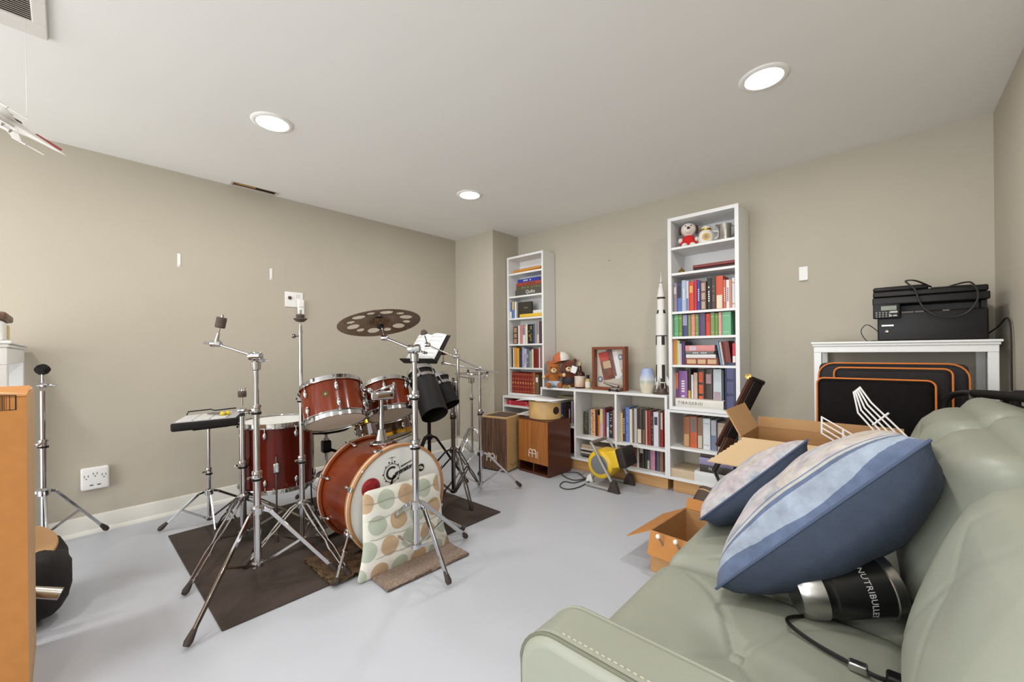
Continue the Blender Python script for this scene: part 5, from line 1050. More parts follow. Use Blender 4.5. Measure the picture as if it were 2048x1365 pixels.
sd = V(ax_.x, ax_.y, 0)
for sg_ in (-1, 1):
    o_ = C0+sd*sg_*.128; fx = V(1, .0, 0)
    pts = [hp+sd*sg_*.128+fx*-.13+V(0, 0, .016), hp+sd*sg_*.128+fx*.11+V(0, 0, .016), hp+sd*sg_*.128+fx*.125+V(0, 0, .03), o_+fx*.04+V(0, 0, .03), o_+fx*-.02+V(0, 0, .13), o_+fx*-.06+V(0, 0, .17)-sd*sg_*.01]
    MB().tube(bez(pts, 5), .0115, 10).build('frame_tube', TUB, t)
    MB().prism([(-.05, 0), (.05, 0), (.018, .085), (-.018, .085)], .035, axes(hp+sd*sg_*.128+fx*.115-sd*.0175+V(0, 0, .001), fx, (0, 0, 1))).build('rubber_foot', mat('foot_dark', (58, 48, 44), .7), t, smooth=0, bevel=.005)
MB().cyl(C0+sd*.115+V(1, 0, 0)*-.06+V(0, 0, .17), C0-sd*.115+V(1, 0, 0)*-.06+V(0, 0, .17), .014, n=12).build('handle_grip', mat('grip_grey', (132, 120, 112), .7), t)
MB().prism([(0, 0), (.07, .0), (.05, .07), (.02, .05)], .03, axes(hp+V(-.2, .0, .002), (1, 0, 0), (0, 0, 1))).build('plug', CLEARW, t, bevel=.004)
cz = .006; cp_ = [C0+V(-.1, .02, -.08), V(-1.8, 2.93, .02), V(-1.9, 2.97, cz), fl(1155, 946, cz), fl(1127, 946, cz), fl(1128, 953, cz), fl(1150, 961, cz), fl(1178, 956, cz), fl(1150, 966, cz), fl(1128, 964, cz), fl(1120, 973, cz), fl(1135, 979, cz), fl(1160, 974, cz), fl(1183, 960, cz)]
MB().tube(bez(cp_, 8), .0042, 8).build('power_cord', mat('cord_grey', (62, 60, 60), .6), t)
# ================================================================ sofa side
LEA = mat('leather_sage', (148, 151, 137), .42, var=.05, vscale=7, bump=.05, bscale=420, spec=.4)
LEAD = mat('leather_piping', (104, 106, 88), .5)
SF = -.525; SB = .41; Y0, Y1 = .585, 2.52
sofa = thing('leather_sofa', 'sage green tufted leather sofa along the right wall', 'sofa', ((SF+SB)/2, (Y0+Y1)/2, 0))
MB().soft((SF+.03, Y0+.03, .06), (SB, Y1-.03, .27), .02, n=3).build('base_frame', LEA, sofa)
for fx in (SF+.08, SB-.08):
    for fy in (Y0+.09, Y1-.09): MB().cyl((fx, fy, 0.0005), (fx, fy, .065), .022, .028, 12).build('leg', MATTE, sofa)
def arm_prof(off=0):
    x0, x1, z0, z1 = SF-.005+off, SB-.02, .08, .572-off; r = .085-off
    return [(x1, z0), (x1, z1)]+[(x0+r-r*math.sin(PI/2*k/8), z1-r+r*math.cos(PI/2*k/8)) for k in range(9)]+[(x0, z0)]
for i, (ya, yb) in enumerate(((Y0, Y0+.125), (Y1-.125, Y1))):
    pf = arm_prof(); arm = MB().prism([(x, z) for x, z in pf], yb-ya, Matrix(((1, 0, 0, 0), (0, 0, -1, yb), (0, 1, 0, 0), (0, 0, 0, 1)))).build('armrest', LEA, sofa, smooth=50, bevel=.022, seg=4)
    for yy in (ya+.012, yb-.010):
        pts = [(x+(.0035 if k > 9 else 0), yy, z-.004) for k, (x, z) in enumerate(arm_prof(.0))][1:]
        MB().tube(pts, .0045, 6).build('piping', LEAD if yy < (ya+yb)/2 else LEA, arm)
    st = MB()
    for k in range(66):
        x = SF+.085+k*.0115; st.box((x, ya+.0245, .5716), (x+.0065, ya+.0262, .5732))
    st.build('stitching', mat('thread', (196, 192, 168), .8), arm, smooth=0)
CW = (Y1-.13-(Y0+.13))/3
def tuft(h, bx=0, by=0, dip=.03, crown=.03, groove=.007):
    def fn(p, n, hh):
        p = Vector(p)
        if n.z > -.2 and p.z > 0:
            u, v = (p.x-bx)/hh[0], (p.y-by)/hh[1]; d = math.hypot(u, v)
            w = max(0, 1-abs(p.x/hh[0])**4)*max(0, 1-abs(p.y/hh[1])**4)
            g = 0
            for sx in (-1, 1):
                for sy in (-1, 1):      # seams curving from the button to each corner
                    ex, ey = sx-bx/hh[0], sy-by/hh[1]; t = max(0, min(1, (u*ex+v*ey)/(ex*ex+ey*ey)))
                    cu = .16*math.sin(PI*t); qx, qy = ex*t-ey*cu*sx*sy*.6, ey*t+ex*cu*sx*sy*.6
                    e = math.hypot(u-qx, v-qy); g = max(g, math.exp(-(e/.028)**2)*(1-t*.4))
            p.z += (crown*(1-.25*min(1, d*d))*w) - dip*math.exp(-(d/.30)**2) - groove*g*w
        return p
    return fn
def button(par, p, n, r=.019):
    MB().lathe([(.0001, .009), (r*.6, .0075), (r*.95, .003), (r, -.004)], frame(p, n), 20).build('button', LEA, par)
for i in range(3):
    ya = Y0+.128+CW*i; yb = ya+CW-.003
    by = -.035
    fn = tuft(0, -.0, by)
    c = MB().soft((SF, ya, .22), (.05, yb, .435), .05, n=60, fn=fn).build('seat_cushion', LEA, sofa, smooth=80)
    cxm = (SF+.05)/2; cym = (ya+yb)/2+by
    button(c, Vector((cxm, cym, .435+.03-.03-.0065)), (0, 0, 1))
# back frame and back cushions, leaning
MB().soft((.27, Y0+.02, .1), (SB, Y1-.02, .80), .06, n=6).build('back_frame', LEA, sofa)
for i in range(3):
    ya = Y0+.128+CW*i+(-.1 if i == 0 else 0); yb = Y0+.128+CW*(i+1)-.004-(.1 if i == 0 else 0); hh_ = .44
    Mb = axes(((.185), (ya+yb)/2, .42+hh_/2), (0, -1, 0), (.34, 0, 1)); w2 = (yb-ya)/2
    fn = tuft(0, 0, .06, dip=.008 if i == 0 else .022, crown=.05, groove=.0025)
    c = MB().soft((-w2, -hh_/2, -.12), (w2, hh_/2, .10), .085, Mb, n=40, fn=fn).build('back_cushion', LEA, sofa, smooth=80)
    if i: button(c, Mb @ Vector((0, .06, .10+.05-(.008 if i == 0 else .022)-.002)), Mb.to_3x3() @ Vector((0, 0, 1)))
    hr = MB().soft((-w2, -.06, -.11), (w2, .07, .10), .062, axes((.30, (ya+yb)/2, .42+hh_-.045), (0, -1, 0), (.4, 0, 1)), n=10).build('head_roll', LEA, sofa, smooth=80)
# ---------------------------------------------------------------- throw pillows
def stripe_mat(name, flat=False):
    m = mat(name, (116, 130, 154), .92, bump=.25, bscale=260, sheen=.1); N = m.node_tree.nodes; L = m.node_tree.links; b = N['Principled BSDF']
    tc = N.new('ShaderNodeTexCoord'); sp = N.new('ShaderNodeSeparateXYZ'); L.new(tc.outputs['Object'], sp.inputs[0])
    ns = N.new('ShaderNodeTexNoise'); ns.inputs['Scale'].default_value = 9; L.new(tc.outputs['Object'], ns.inputs['Vector'])
    ad = N.new('ShaderNodeMath'); ad.operation = 'MULTIPLY_ADD'; ad.inputs[1].default_value = .006; L.new(ns.outputs[0], ad.inputs[0]); L.new(sp.outputs[1], ad.inputs[2])
    mr = N.new('ShaderNodeMapRange'); mr.inputs[1].default_value = -.273; mr.inputs[2].default_value = .287; L.new(ad.outputs[0], mr.inputs[0])
    rp = N.new('ShaderNodeValToRGB'); rp.color_ramp.interpolation = 'CONSTANT'; e = rp.color_ramp.elements
    A, B, C, D = (86, 99, 126), (142, 152, 167), (104, 119, 142), (172, 171, 166)
    e[0].position = 0; e[0].color = col(A); e[1].position = .028; e[1].color = col(B)
    for p_, c_ in ((.066, A), (.082, D), (.094, C), (.105, (186, 178, 172)), (.895, C), (.905, D), (.918, A), (.934, B), (.972, A)): x = e.new(p_); x.color = col(c_)
    L.new(mr.outputs[0], rp.inputs[0])
    n2 = N.new('ShaderNodeTexNoise'); n2.inputs['Scale'].default_value = 26; n2.inputs['Detail'].default_value = 6; L.new(tc.outputs['Object'], n2.inputs['Vector']); mx = N.new('ShaderNodeMix'); mx.data_type = 'RGBA'; mx.blend_type = 'OVERLAY'; mx.inputs[0].default_value = .5
    
    n3 = N.new('ShaderNodeTexNoise'); n3.inputs['Scale'].default_value = 7; n3.inputs['Detail'].default_value = 7; n3.inputs['Distortion'].default_value = 1.2; L.new(tc.outputs['Object'], n3.inputs['Vector']); r3 = N.new('ShaderNodeValToRGB'); q = r3.color_ramp.elements
    q[0].position = .3; q[0].color = col((120, 136, 160)); q[1].position = .72; q[1].color = col((170, 150, 132))
    for p_, c_ in ((.42, (172, 170, 170)), (.5, (168, 156, 162)), (.6, (184, 178, 170))): x = q.new(p_); x.color = col(c_)
    L.new(n3.outputs['Fac'], r3.inputs[0]); m1 = N.new('ShaderNodeMath'); m1.operation = 'COMPARE'; m1.inputs[1].default_value = .5; m1.inputs[2].default_value = .394; L.new(mr.outputs[0], m1.inputs[0])
    m3 = N.new('ShaderNodeMix'); m3.data_type = 'RGBA'; L.new(m1.outputs[0], m3.inputs[0]); L.new(rp.outputs[0], m3.inputs[6]); L.new(r3.outputs[0], m3.inputs[7]); L.new(m3.outputs[2], mx.inputs[6]); L.new(n2.outputs['Fac'], mx.inputs[7]); L.new(mx.outputs[2], b.inputs['Base Color'])
    return m
DENIM = mat('pillow_denim', (66, 76, 95), .92, var=.15, vscale=30, bump=.2, bscale=260)
def pillow(name, lab, M, S, th, front):
    t = thing(name, lab, 'pillow', M @ Vector((0, 0, -th/2)), 'blue striped throw pillows'); n = 28
    for sg, mt, nm in ((1, front, 'front_panel'), (-1, DENIM, 'back_panel')):
        vs = []; fs = []
        for i in range(n+1):
            for j in range(n+1):
                u, v = -1+2*i/n, -1+2*j/n; k = (max(0, 1-u*u)*max(0, 1-v*v)); z = sg*th/2*(k**.42)
                z += sg*.004*math.sin(u*9+v*4)*k
                pin = 1-.07*(1-abs(u)**1.0)*abs(v)**6*0-.06*(abs(u)**3)*(1-v*v)-.0; pin2 = 1-.06*(abs(v)**3)*(1-u*u)
                vs.append((u*S/2*pin, v*S/2*pin2, z))
        for i in range(n):
            for j in range(n):
                a = i*(n+1)+j; q = (a, a+n+1, a+n+2, a+1); fs.append(q if sg > 0 else q[::-1])
        mb = MB().add(vs, fs, M); old = WM[t.name]; 
        o = mb.build(nm, mt, None, smooth=80, origin=M); o.parent = t; o.matrix_parent_inverse = WM[t.name].inverted()
    ed = []
    for k in range(80):
        s_ = k/20; a = int(s_) % 4; f = (s_ % 1)*2-1; u, v = [(f, -1), (1, f), (-f, 1), (-1, -f)][a]
        ed.append(M @ Vector((u*S/2*(1-.06*(abs(u)**3)*(1-v*v)), v*S/2*(1-.06*(abs(v)**3)*(1-u*u)), 0)))
    MB().tube(ed, .0035, 6, closed=True).build('seam_cord', mat('seam_blue', (72, 84, 108), .9), t)
    return t
FRONT = stripe_mat('pillow_stripes')
Mp1 = axes((-.13, 1.35, .70), (0.02, 1, -.10), (-.70, .04, -.66)); Mp1 = axes((-.115, 1.385, .655), (.66, .10, .72), (-.02, 1, -.24))
pillow('throw_pillow', 'large blue striped tapestry pillow propped across the sofa seat', Mp1, .56, .27, FRONT)
Mp2 = axes((-.37, 1.71, .575), (.30, .2, .30), (-.22, .9, -.40))
pillow('throw_pillow', 'smaller blue striped pillow behind the large pillow', Mp2, .43, .16, FRONT)
# ---------------------------------------------------------------- blender motor base lying on the seat
p = Vector((-.085, 1.235, .52)); dB = Vector((.70, .42, .16)).normalized(); Mb = frame(p-dB*.10, dB, (0, 0, 1))
bl = thing('blender_base', 'black personal blender base lying on the sofa under the large pillow', 'blender', (p.x, p.y, .455))
BLK2 = mat('blender_black', (24, 24, 24), .3)
MB().lathe([(.0001, .0), (.05, .0), (.058, .012), (.062, .05)], Mb, 40).build('foot_shell', STEEL, bl); MB().lathe([(.062, .05), (.0585, .056), (.0585, .066), (.063, .07), (.065, .18)], Mb, 40).build('body', BLK2, bl)
MB().lathe([(.065, .18), (.0675, .182), (.0675, .2), (.066, .203), (.056, .203), (.055, .19)], Mb, 40).build('metal_ring', STEEL, bl); MB().lathe([(.055, .2), (.054, .17), (.04, .168), (.038, .178), (.02, .178), (.018, .168), (.0001, .168)], Mb, 32).build('drive_well', MATTE, bl)
# lettering wrapped round the body, running round the circumference
vdir = Vector((-p.x, -p.y, CAMH-p.z)); vl = Mb.to_3x3().inverted() @ vdir; aC = math.atan2(vl.y, vl.x)
for nm_, off in (('NUTRIBULLET', 0),):
    tm = text_mb(nm_, .018, Matrix(), .0006, spacing=1.05); vs = []
    for v in tm.v:
        a = aC+.3+v.x/.0648; rr = .0649+v.z; q = Vector((rr*math.cos(a), rr*math.sin(a), .135+v.y)); vs.append(Mb @ q)
    tm.v = vs; tm.build('lettering', mat('print_silver', (196, 194, 188), .4), bl, smooth=0)
MB().tube(bez([Mb @ Vector((.0, -.06, .03)), Vector((-.17, 1.10, .475)), Vector((-.12, 1.06, .47)), Vector((-.03, 1.035, .466)), Vector((.0, 1.035, .466))], 8), .0042, 8).build('power_cord', BLACK, bl)
MB().soft(Vector((-.06, 1.03, .458)), Vector((-.03, 1.05, .475)), .004, n=2).build('cord_sleeve', STEEL, bl); MB().soft(Vector((-.005, 1.02, .458)), Vector((.025, 1.05, .482)), .006, n=2).build('plug', BLACK, bl)
# ---------------------------------------------------------------- printer table in the corner
TBL = mat('table_white', (232, 232, 230), .4)
TX0, TX1, TY0, TY1, TZ = -.325, .405, 2.95, 3.36, 1.124
def wtable(lab, x0, x1, y0, y1, z, leg, apron, group='white tables'):
    t = thing('white_table', lab, 'table', ((x0+x1)/2, (y0+y1)/2, 0), group)
    MB().box((x0, y0, z-.012), (x1, y1, z)).build('table_top', TBL, t, smooth=0, bevel=.003)
    MB().box((x0+.006, y0+.006, z-.026), (x1-.006, y1-.006, z-.0122)).build('top_moulding', TBL, t, smooth=0, bevel=.004)
    for lo, hi in (((x0+.012, y0+.012), (x1-.012, y0+.03)), ((x0+.012, y1-.03), (x1-.012, y1-.012)), ((x0+.012, y0+.03), (x0+.03, y1-.03)), ((x1-.03, y0+.03), (x1-.012, y1-.03))): MB().box((lo[0], lo[1], z-apron), (hi[0], hi[1], z-.0262)).build('apron', TBL, t, smooth=0, bevel=.002)
    for lx in (x0+.012, x1-.012-leg):
        for ly in (y0+.012, y1-.012-leg): MB().box((lx, ly, 0.0005), (lx+leg, ly+leg, z-apron-.0003)).build('leg', TBL, t, smooth=0, bevel=.003)
    return t
wtable('white moulded-edge table in the right corner carrying the printer', TX0, TX1, TY0, TY1, TZ, .036, .06)
# printer
xl, xr = onY(1746, 620, 2.99).x, onY(1978, 620, 2.99).x; PT = lambda px, py: onY(px, py, 2.98)
pr = thing('printer', 'black multifunction printer with front keypad on the white table', 'printer', ((xl+xr)/2, 3.14, TZ)); z_ = lambda y: onY(1860, y, 2.99).z
xs = onY(1801, 650, 2.99).x; x1_ = onY(1755, 650, 2.99).x
PBL = mat('printer_black', (21, 18, 17), .45, var=.1, spec=.3); zb = TZ+.0005; zt = z_(621); zs0, zs1 = z_(608), z_(592)
MB().soft((x1_, 2.99, zb), (xr, 3.32, zt), .008, n=2).build('lower_body', PBL, pr)
MB().soft((xl, 2.965, z_(634)), (xs, 3.0, z_(603)), .006, n=2).build('control_panel', PBL, pr); MB().box((xl, 3.0, zt), (xs, 3.3, z_(606))).build('left_tower', PBL, pr, smooth=0)
MB().box((xr-.02, 3.03, zt), (xr, 3.3, z_(606))).build('right_tower', PBL, pr, smooth=0); MB().box((xs, 3.1, zt), (xr-.02, 3.3, z_(606))).build('output_bay', mat('bay_black', (14, 13, 13), .5), pr, smooth=0)
MB().soft((xl-.002, 2.975, z_(605)), (xr+.004, 3.31, z_(590)), .006, n=2).build('scanner_bed', PBL, pr)
MB().soft((xl, 2.985, z_(589)), (xr, 3.31, z_(577)), .008, n=2).build('scanner_lid', PBL, pr); MB().soft((xl, 2.99, z_(577.5)), (onY(1858, 570, 2.99).x, 3.2, z_(567)), .012, n=3).build('document_feeder', PBL, pr)
MB().box((onY(1862, 575, 2.99).x, 3.0, z_(577)), (onY(1945, 575, 2.99).x, 3.2, z_(575)), Matrix()).build('feed_tray', BLACK, pr, smooth=0, bevel=.002)
px0 = lambda px: onY(px, 618, 2.965).x
MB().box((px0(1762), 2.9635, z_(617)), (px0(1793), 2.9652, z_(608))).build('display', mat('lcd_green', (120, 130, 112), .3), pr, smooth=0)
for i in range(5):
    for j in range(3): MB().lathe([(.0001, .0025), (.0035, .002), (.004, 0)], frame((px0(1753+i*6.5), 2.9648, z_(621.5+j*4.2)), (0, -1, 0)), 8).build('key', plain((150, 146, 142)), pr)
for a, b, c, d in ((1780, 1795, 619, 623), (1778, 1784, 627, 630), (1786, 1794, 627, 630)): MB().box((px0(a), 2.963, z_(d)), (px0(b), 2.9652, z_(c))).build('key_group', plain((190, 188, 184)), pr, smooth=0)
MB().box((px0(1763), 2.988, z_(650)), (px0(1787), 2.9904, z_(647))).build('badge', STEEL, pr, smooth=0); MB().lathe([(.009, 0), (.0095, .003), (.006, .004), (.005, .001), (.0001, .001)], frame((px0(1774), 2.9905, z_(661)), (0, -1, 0)), 20).build('power_button', DCHROME, pr)
for a, b in ((1803, 1828), (1830, 1848), (1886, 1900)): MB().box((px0(a), 2.984, z_(624)), (px0(b), 2.992, z_(621))).build('latch', plain((92, 88, 84)), pr, smooth=0)
CORD = mat('cord_black', (30, 27, 26), .5); yq = 2.95
cpts = [onY(1862, 574, 3.02), onY(1832, 562, 2.955), onY(1812, 562, 2.952), onY(1816, 568, 2.95), onY(1830, 580, 2.945), onY(1843, 610, 2.945), onY(1868, 629, 2.94), onY(1905, 634, 2.94), onY(1935, 625, 2.94), onY(1953, 604, 2.94), onY(1956, 585, 2.945), onY(1945, 567, 2.95), onY(1930, 565, 2.96), onY(1900, 573, 3.02)]
for i in (0, 13): cpts[i].z = max(cpts[i].z, z_(577)+.006)
MB().tube(bez(cpts, 8), .0042, 8).build('looping_cable', CORD, pr)
MB().tube(bez([Vector((x1_+.005, 3.1, zb+.05)), onY(1735, 650, 3.05), onY(1722, 663, 3.04), Vector((onY(1733, 675, 3.03).x, 3.03, TZ+.004)), Vector((x1_-.02, 3.05, TZ+.003)), Vector((x1_, 3.07, TZ+.003))], 8), .0022, 6).build('usb_cable', CORD, pr)
MB().tube(bez([Vector((xr-.002, 3.2, TZ+.006)), onY(1995, 655, 3.1), Vector((.424, 2.97, onY(2022, 640, 2.9).z)), Vector((.424, 2.93, .95)), Vector((.424, 2.92, .3))], 8), .004, 6).build('power_cable', CORD, pr)
# ---------------------------------------------------------------- gear bag under the table
BAG = mat('bag_black', (19, 15, 14), .8, var=.25, vscale=20, bump=.2, bscale=200, spec=.2); ORP = mat('piping_orange', (214, 120, 46), .6)
def panel(t, nm, M, w, h, th, r, mt, pip):
    o = MB().soft((-w/2, 0, -th), (w/2, h, 0), min(r, th*.49), M, n=5).build(nm, mt, t)
    pts = []
    for cx, cy, a0 in ((w/2-r, h-r, 0), (-w/2+r, h-r, PI/2), (-w/2+r, r, PI), (w/2-r, r, 1.5*PI)):
        for k in range(6): a = a0+PI/2*k/5; pts.append(M @ Vector((cx+r*math.cos(a), cy+r*math.sin(a), .001)))
    MB().tube(pts, .0042, 6, closed=True).build('orange_piping', pip, o)
bg = thing('gear_bag', 'large black gear bag with orange piping under the white table', 'bag', (0, 2.8, 0))
yb_ = 2.86; xa, xb = onY(1632, 740, yb_).x, onY(1935, 760, yb_).x; zt_ = onY(1720, 727, yb_).z
panel(bg, 'rear_panel', axes(((xa+xb)/2+.01, yb_, .012), (1, 0, 0), (0, 0.02, 1)), xb-xa, zt_-.012, .06, .07, mat('bag_grey', (44, 42, 45), .85, var=.2, vscale=25), ORP)
ym_ = 2.79; xa, xb = onY(1668, 740, ym_).x, onY(1906, 745, ym_).x; zt2 = onY(1780, 737, ym_).z
panel(bg, 'middle_pocket', axes(((xa+xb)/2, ym_, .011), (1, 0, 0), (0, .0, 1)), xb-xa, zt2-.011, .06, .03, mat('bag_charcoal', (33, 29, 29), .85, var=.25, vscale=20), ORP)
yf_ = 2.72; xa, xb = onY(1634, 760, yf_).x, onY(1872, 765, yf_).x; zt3 = onY(1745, 759, yf_).z
panel(bg, 'front_pocket', axes(((xa+xb)/2, yf_, .01), (1, 0, 0), (0, .0, 1)), xb-xa, zt3-.01, .065, .03, BAG, ORP)
# ---------------------------------------------------------------- walker in the corner
wk = thing('walker', 'black folding walker with foam grips behind the sofa', 'walker', (.33, 2.67, 0)); WM_ = mat('walker_black', (24, 22, 22), .4)
for s_, (x, y) in enumerate(((.19, 2.66), (.372, 2.70))):
    zt_ = .882; dx, dy = (.165, -.33) if s_ == 0 else (.028, -.3)
    L_ = lambda f, z: (x+dx*f, y+dy*f, z)
    MB().tube(bez([(x, y, .02), (x, y, .6), L_(0, .80), L_(.1, zt_-.012), L_(.3, zt_+.012), L_(.5, zt_+.016)], 6), .0125, 10).build('frame_tube', WM_, wk)
    MB().tube([L_(.45, zt_+.016), L_(.7, zt_+.02), L_(1.0, zt_+.022), L_(1.15, zt_+.022)], [.016, .0175, .0175, .015], 12).build('foam_grip', MATTE, wk)
    MB().tube(bez([L_(.4, zt_-.03), L_(.6, zt_-.03), L_(1.0, zt_-.045)], 5), .005, 8).build('brake_lever', WM_, wk); q_ = Vector(L_(.42, zt_-.015)); MB().soft(q_-Vector((.012, .015, .035)), q_+Vector((.012, .015, .03)), .006, n=2).build('lever_bracket', WM_, wk)
    MB().cyl((x, y, .0005), (x, y, .05), .018, .014, 12).build('rubber_foot', RUBBER, wk)
MB().cyl((.19, 2.66, .45), (.372, 2.70, .45), .01, n=10).build('cross_bar', WM_, wk)
# ---------------------------------------------------------------- cardboard boxes beyond the sofa
def flap(mb, M, w, h, th=.005): mb.box((-w/2, 0, -th/2), (w/2, h, th/2), M)
def carton(name, lab, c, sx, sy, sz, rz, flaps, mt=CARD, mi=CARD2, z0=.0008):
    """open box; flaps: {side: (outward angle from vertical, length)}"""
    t = thing(name, lab, 'cardboard box', (c[0], c[1], z0), 'cardboard boxes', rz); M = WM[t.name]; th = .005
    for nm, lo, hi in (('bottom', (-sx/2, -sy/2, 0), (sx/2, sy/2, th)), ('side', (-sx/2, -sy/2, th), (sx/2, -sy/2+th, sz)), ('side', (-sx/2, sy/2-th, th), (sx/2, sy/2, sz)), ('side', (-sx/2, -sy/2+th, th), (-sx/2+th, sy/2-th, sz)), ('side', (sx/2-th, -sy/2+th, th), (sx/2, sy/2-th, sz))): MB().box(lo, hi, M).build(nm, mt, t, smooth=0)
    for sd, (an, ln) in flaps.items():
        if sd in 'ns': base = Vector((0, sy/2-th/2 if sd == 'n' else -sy/2+th/2, sz)); out = Vector((0, 1 if sd == 'n' else -1, 0)); w = sx-.004; ax = Vector((1, 0, 0))
        else: base = Vector((sx/2-th/2 if sd == 'e' else -sx/2+th/2, 0, sz)); out = Vector((1 if sd == 'e' else -1, 0, 0)); w = sy-.004; ax = Vector((0, 1, 0))
        d = Vector((0, 0, 1))*math.cos(R(an))+out*math.sin(R(an)); fb = MB(); flap(fb, M @ axes(base+d*.001, ax, d), w, ln); fb.build('flap', mi if an < 200 else mt, t, smooth=0)
    return t
crt = carton('open_carton', 'open cardboard box on the far sofa seat holding white wire racks', (-.215, 2.205), .54, .34, .225, 0, {'w': (28, .13), 'n': (4, .05)}, z0=.470)
# torn tan panel lying across a box in front
tp_ = MB(); P0 = fl(1434, 938, .60); random.seed(5)
Ms = axes((-.215, 2.033, .696), (1, 0, 0), (0, -.93, -.36)); poly = [(-.26, 0)]
k_ = 18
for i in range(k_+1):
    f_ = i/k_; poly.append((-.262-.085*f_+(.006 if i % 2 else 0)+random.uniform(-.002, .002), .012+.205*f_))
poly += [(-.05, .225), (.02, .215), (.03, .0)]
tp_.prism(poly, .005, Ms).build('torn_flap', mat('card_pale', (196, 169, 130), .85, var=.05), crt, smooth=0)
MB().prism([(-.06, -.005), (-.075, .1), (.2, .12), (.22, -.005)], .005, Ms @ Matrix.Translation((0, 0, -.007 if False else .006))).build('pale_flap', mat('card_pale2', (208, 184, 148), .85), crt, smooth=0)
# wire racks
WIRE = mat('wire_white', (232, 230, 228), .4)
def rack(lab, a, b, wv, n, r=.0035, bend=None):
    a = Vector(a); b = Vector(b); wv = Vector(wv); t = thing('wire_rack', lab, 'wire rack', b, 'white wire racks')
    for i in range(n):
        o = wv*(i/(n-1)-.5); pts = [a+o, b+o] if bend is None else [a+o*.4, a+(b-a)*.25+o*.85+Vector(bend), b+o]
        MB().tube(pts, r, 6).build('wire', WIRE, t)
    for f_ in (.02, .5, .97): q = a+(b-a)*f_; MB().cyl(q-wv*.5*(.4 if bend and f_ < .1 else 1), q+wv*.5*(.4 if bend and f_ < .1 else 1), r*1.2, n=6).build('cross_wire', WIRE, t)
ra = onY(1713, 779, 2.30); rb = onY(1815, 905, 2.20); rack('white wire rack with curved tip rising from the open box', ra, rb, Vector((.05, .0, .055)), 5, bend=(-.012, 0, -.018))
ra = onY(1642, 850, 2.25); rb = onY(1735, 905, 2.20); rack('small white wire shelf leaning at the open box rim', ra, rb, Vector((.0, .01, .07)), 4)
# ---------------------------------------------------------------- dark folding easel leaning by the bookcase
ez = thing('folding_easel', 'dark folding easel leaning in front of the right bookcase', 'easel', fl(1446, 978)); e0 = dep(1437, 925, 2.72); e1 = dep(1519, 762, 2.62); dd = (e1-e0).normalized(); EB = mat('easel_black', (30, 23, 20), .45, var=.2); EBR = mat('easel_wood', (84, 48, 30), .45, c2=(58, 32, 22), vscale=10, stretch=(3, 3, .6)); sx_ = RG*1.0
Me = frame(e0, dd, -_fw)
Lh = (e1-e0).length
MB().soft((-.03, -.012, .18), (.038, .012, Lh*.985), .008, Me, n=2).build('main_channel', EB, ez); MB().soft((-.028, -.014, .02), (.03, .014, .185), .008, Me, n=2).build('wooden_grip', EBR, ez)
MB().bar(Me @ Vector((.055, .0, .1)), Me @ Vector((.055, 0, Lh)), .028, .022, Me.to_3x3() @ Vector((0, 1, 0))).build('side_leg', EBR, ez, bevel=.003)
MB().cyl(Me @ Vector((-.03, 0, Lh*.99)), Me @ Vector((.045, 0, Lh*.99)), .016, n=14).build('top_roller', EB, ez)
MB().lathe([(.0001, .02), (.018, .018), (.02, 0), (.012, -.01)], frame(Me @ Vector((.062, -.02, Lh)), Vector((0, -1, .2))), 14).build('clamp_head', BRASS, ez); MB().cyl(Me @ Vector((.062, -.02, Lh)), Me @ Vector((.062, -.02, Lh))+RG*.075+Vector((0, 0, -.06)), .007, n=10).build('crank_handle', EB, ez)
MB().tube([Me @ Vector((.0, 0, .03)), e0-dd*.06, fl(1446, 985)+Vector((0, 0, .004))], [.02, .014, .008], 10).build('foot_rod', EB, ez)
for k in (.45, .5, .56): MB().lathe([(.0001, .002), (.005, .0015), (.006, 0)], frame(Me @ Vector((.006, -.0125, Lh*k)), Me.to_3x3() @ Vector((0, -1, 0))), 10).build('rivet', CLEARW, ez)
# ---------------------------------------------------------------- poster tube and stick
tb0 = fl(1388, 1068, .0); tb1 = dep(1421, 987, (tb0-CAM).dot(_fw)+.09); tb0.z = .06
dT = (tb1-tb0).normalized(); Mt_ = frame(tb0, dT); LT = (tb1-tb0).length; LTH = mat('leather_brown', (84, 66, 54), .6, var=.15)
t = thing('poster_tube', 'brown leather tube standing open between the sofa and bookcase', 'tube', (tb0.x, tb0.y, 0)); MB().lathe([(.0001, 0), (.066, 0), (.068, .004), (.068, LT), (.063, LT), (.063, .006), (.0001, .006)], Mt_, 32).build('tube_body', [LTH][0], t)
MB().lathe([(.0685, LT-.03), (.0692, LT-.028), (.0692, LT-.024), (.0685, LT-.022)], Mt_, 32).build('stitched_rim', plain((196, 160, 110)), t); MB().lathe([(.0628, LT-.001), (.0625, LT-.2)], Mt_, 32).build('tube_lining', plain((150, 100, 60)), t)
# ---------------------------------------------------------------- small open box in front of the sofa
cbx = carton('open_carton', 'small open cardboard box on the floor in front of the sofa', (-.72, 2.13), .26, .40, .20, R(-4), {'s': (160, .11), 'w': (118, .15), 'n': (35, .06), 'e': (150, .08)}, CARD, mat('cardboard_in', (186, 126, 66), .85, var=.1))
for i, (px, py) in enumerate(((1316, 1074), (1351, 1085))):
    q = fl(px, py, .205); k_ = thing('finial_rod', ['rod with white ball end at the left rim of the small box', 'rod with white ball end at the right rim of the small box'][i], 'rod', (q.x, q.y+.1, .01), 'ball-ended rods'); MB().ball(q, .011, 10).build('ball_end', CLEARW, k_); MB().cyl(q, Vector((q.x+.03, q.y+.12, .02)), .005, n=8).build('shaft', plain((150, 140, 120)), k_)
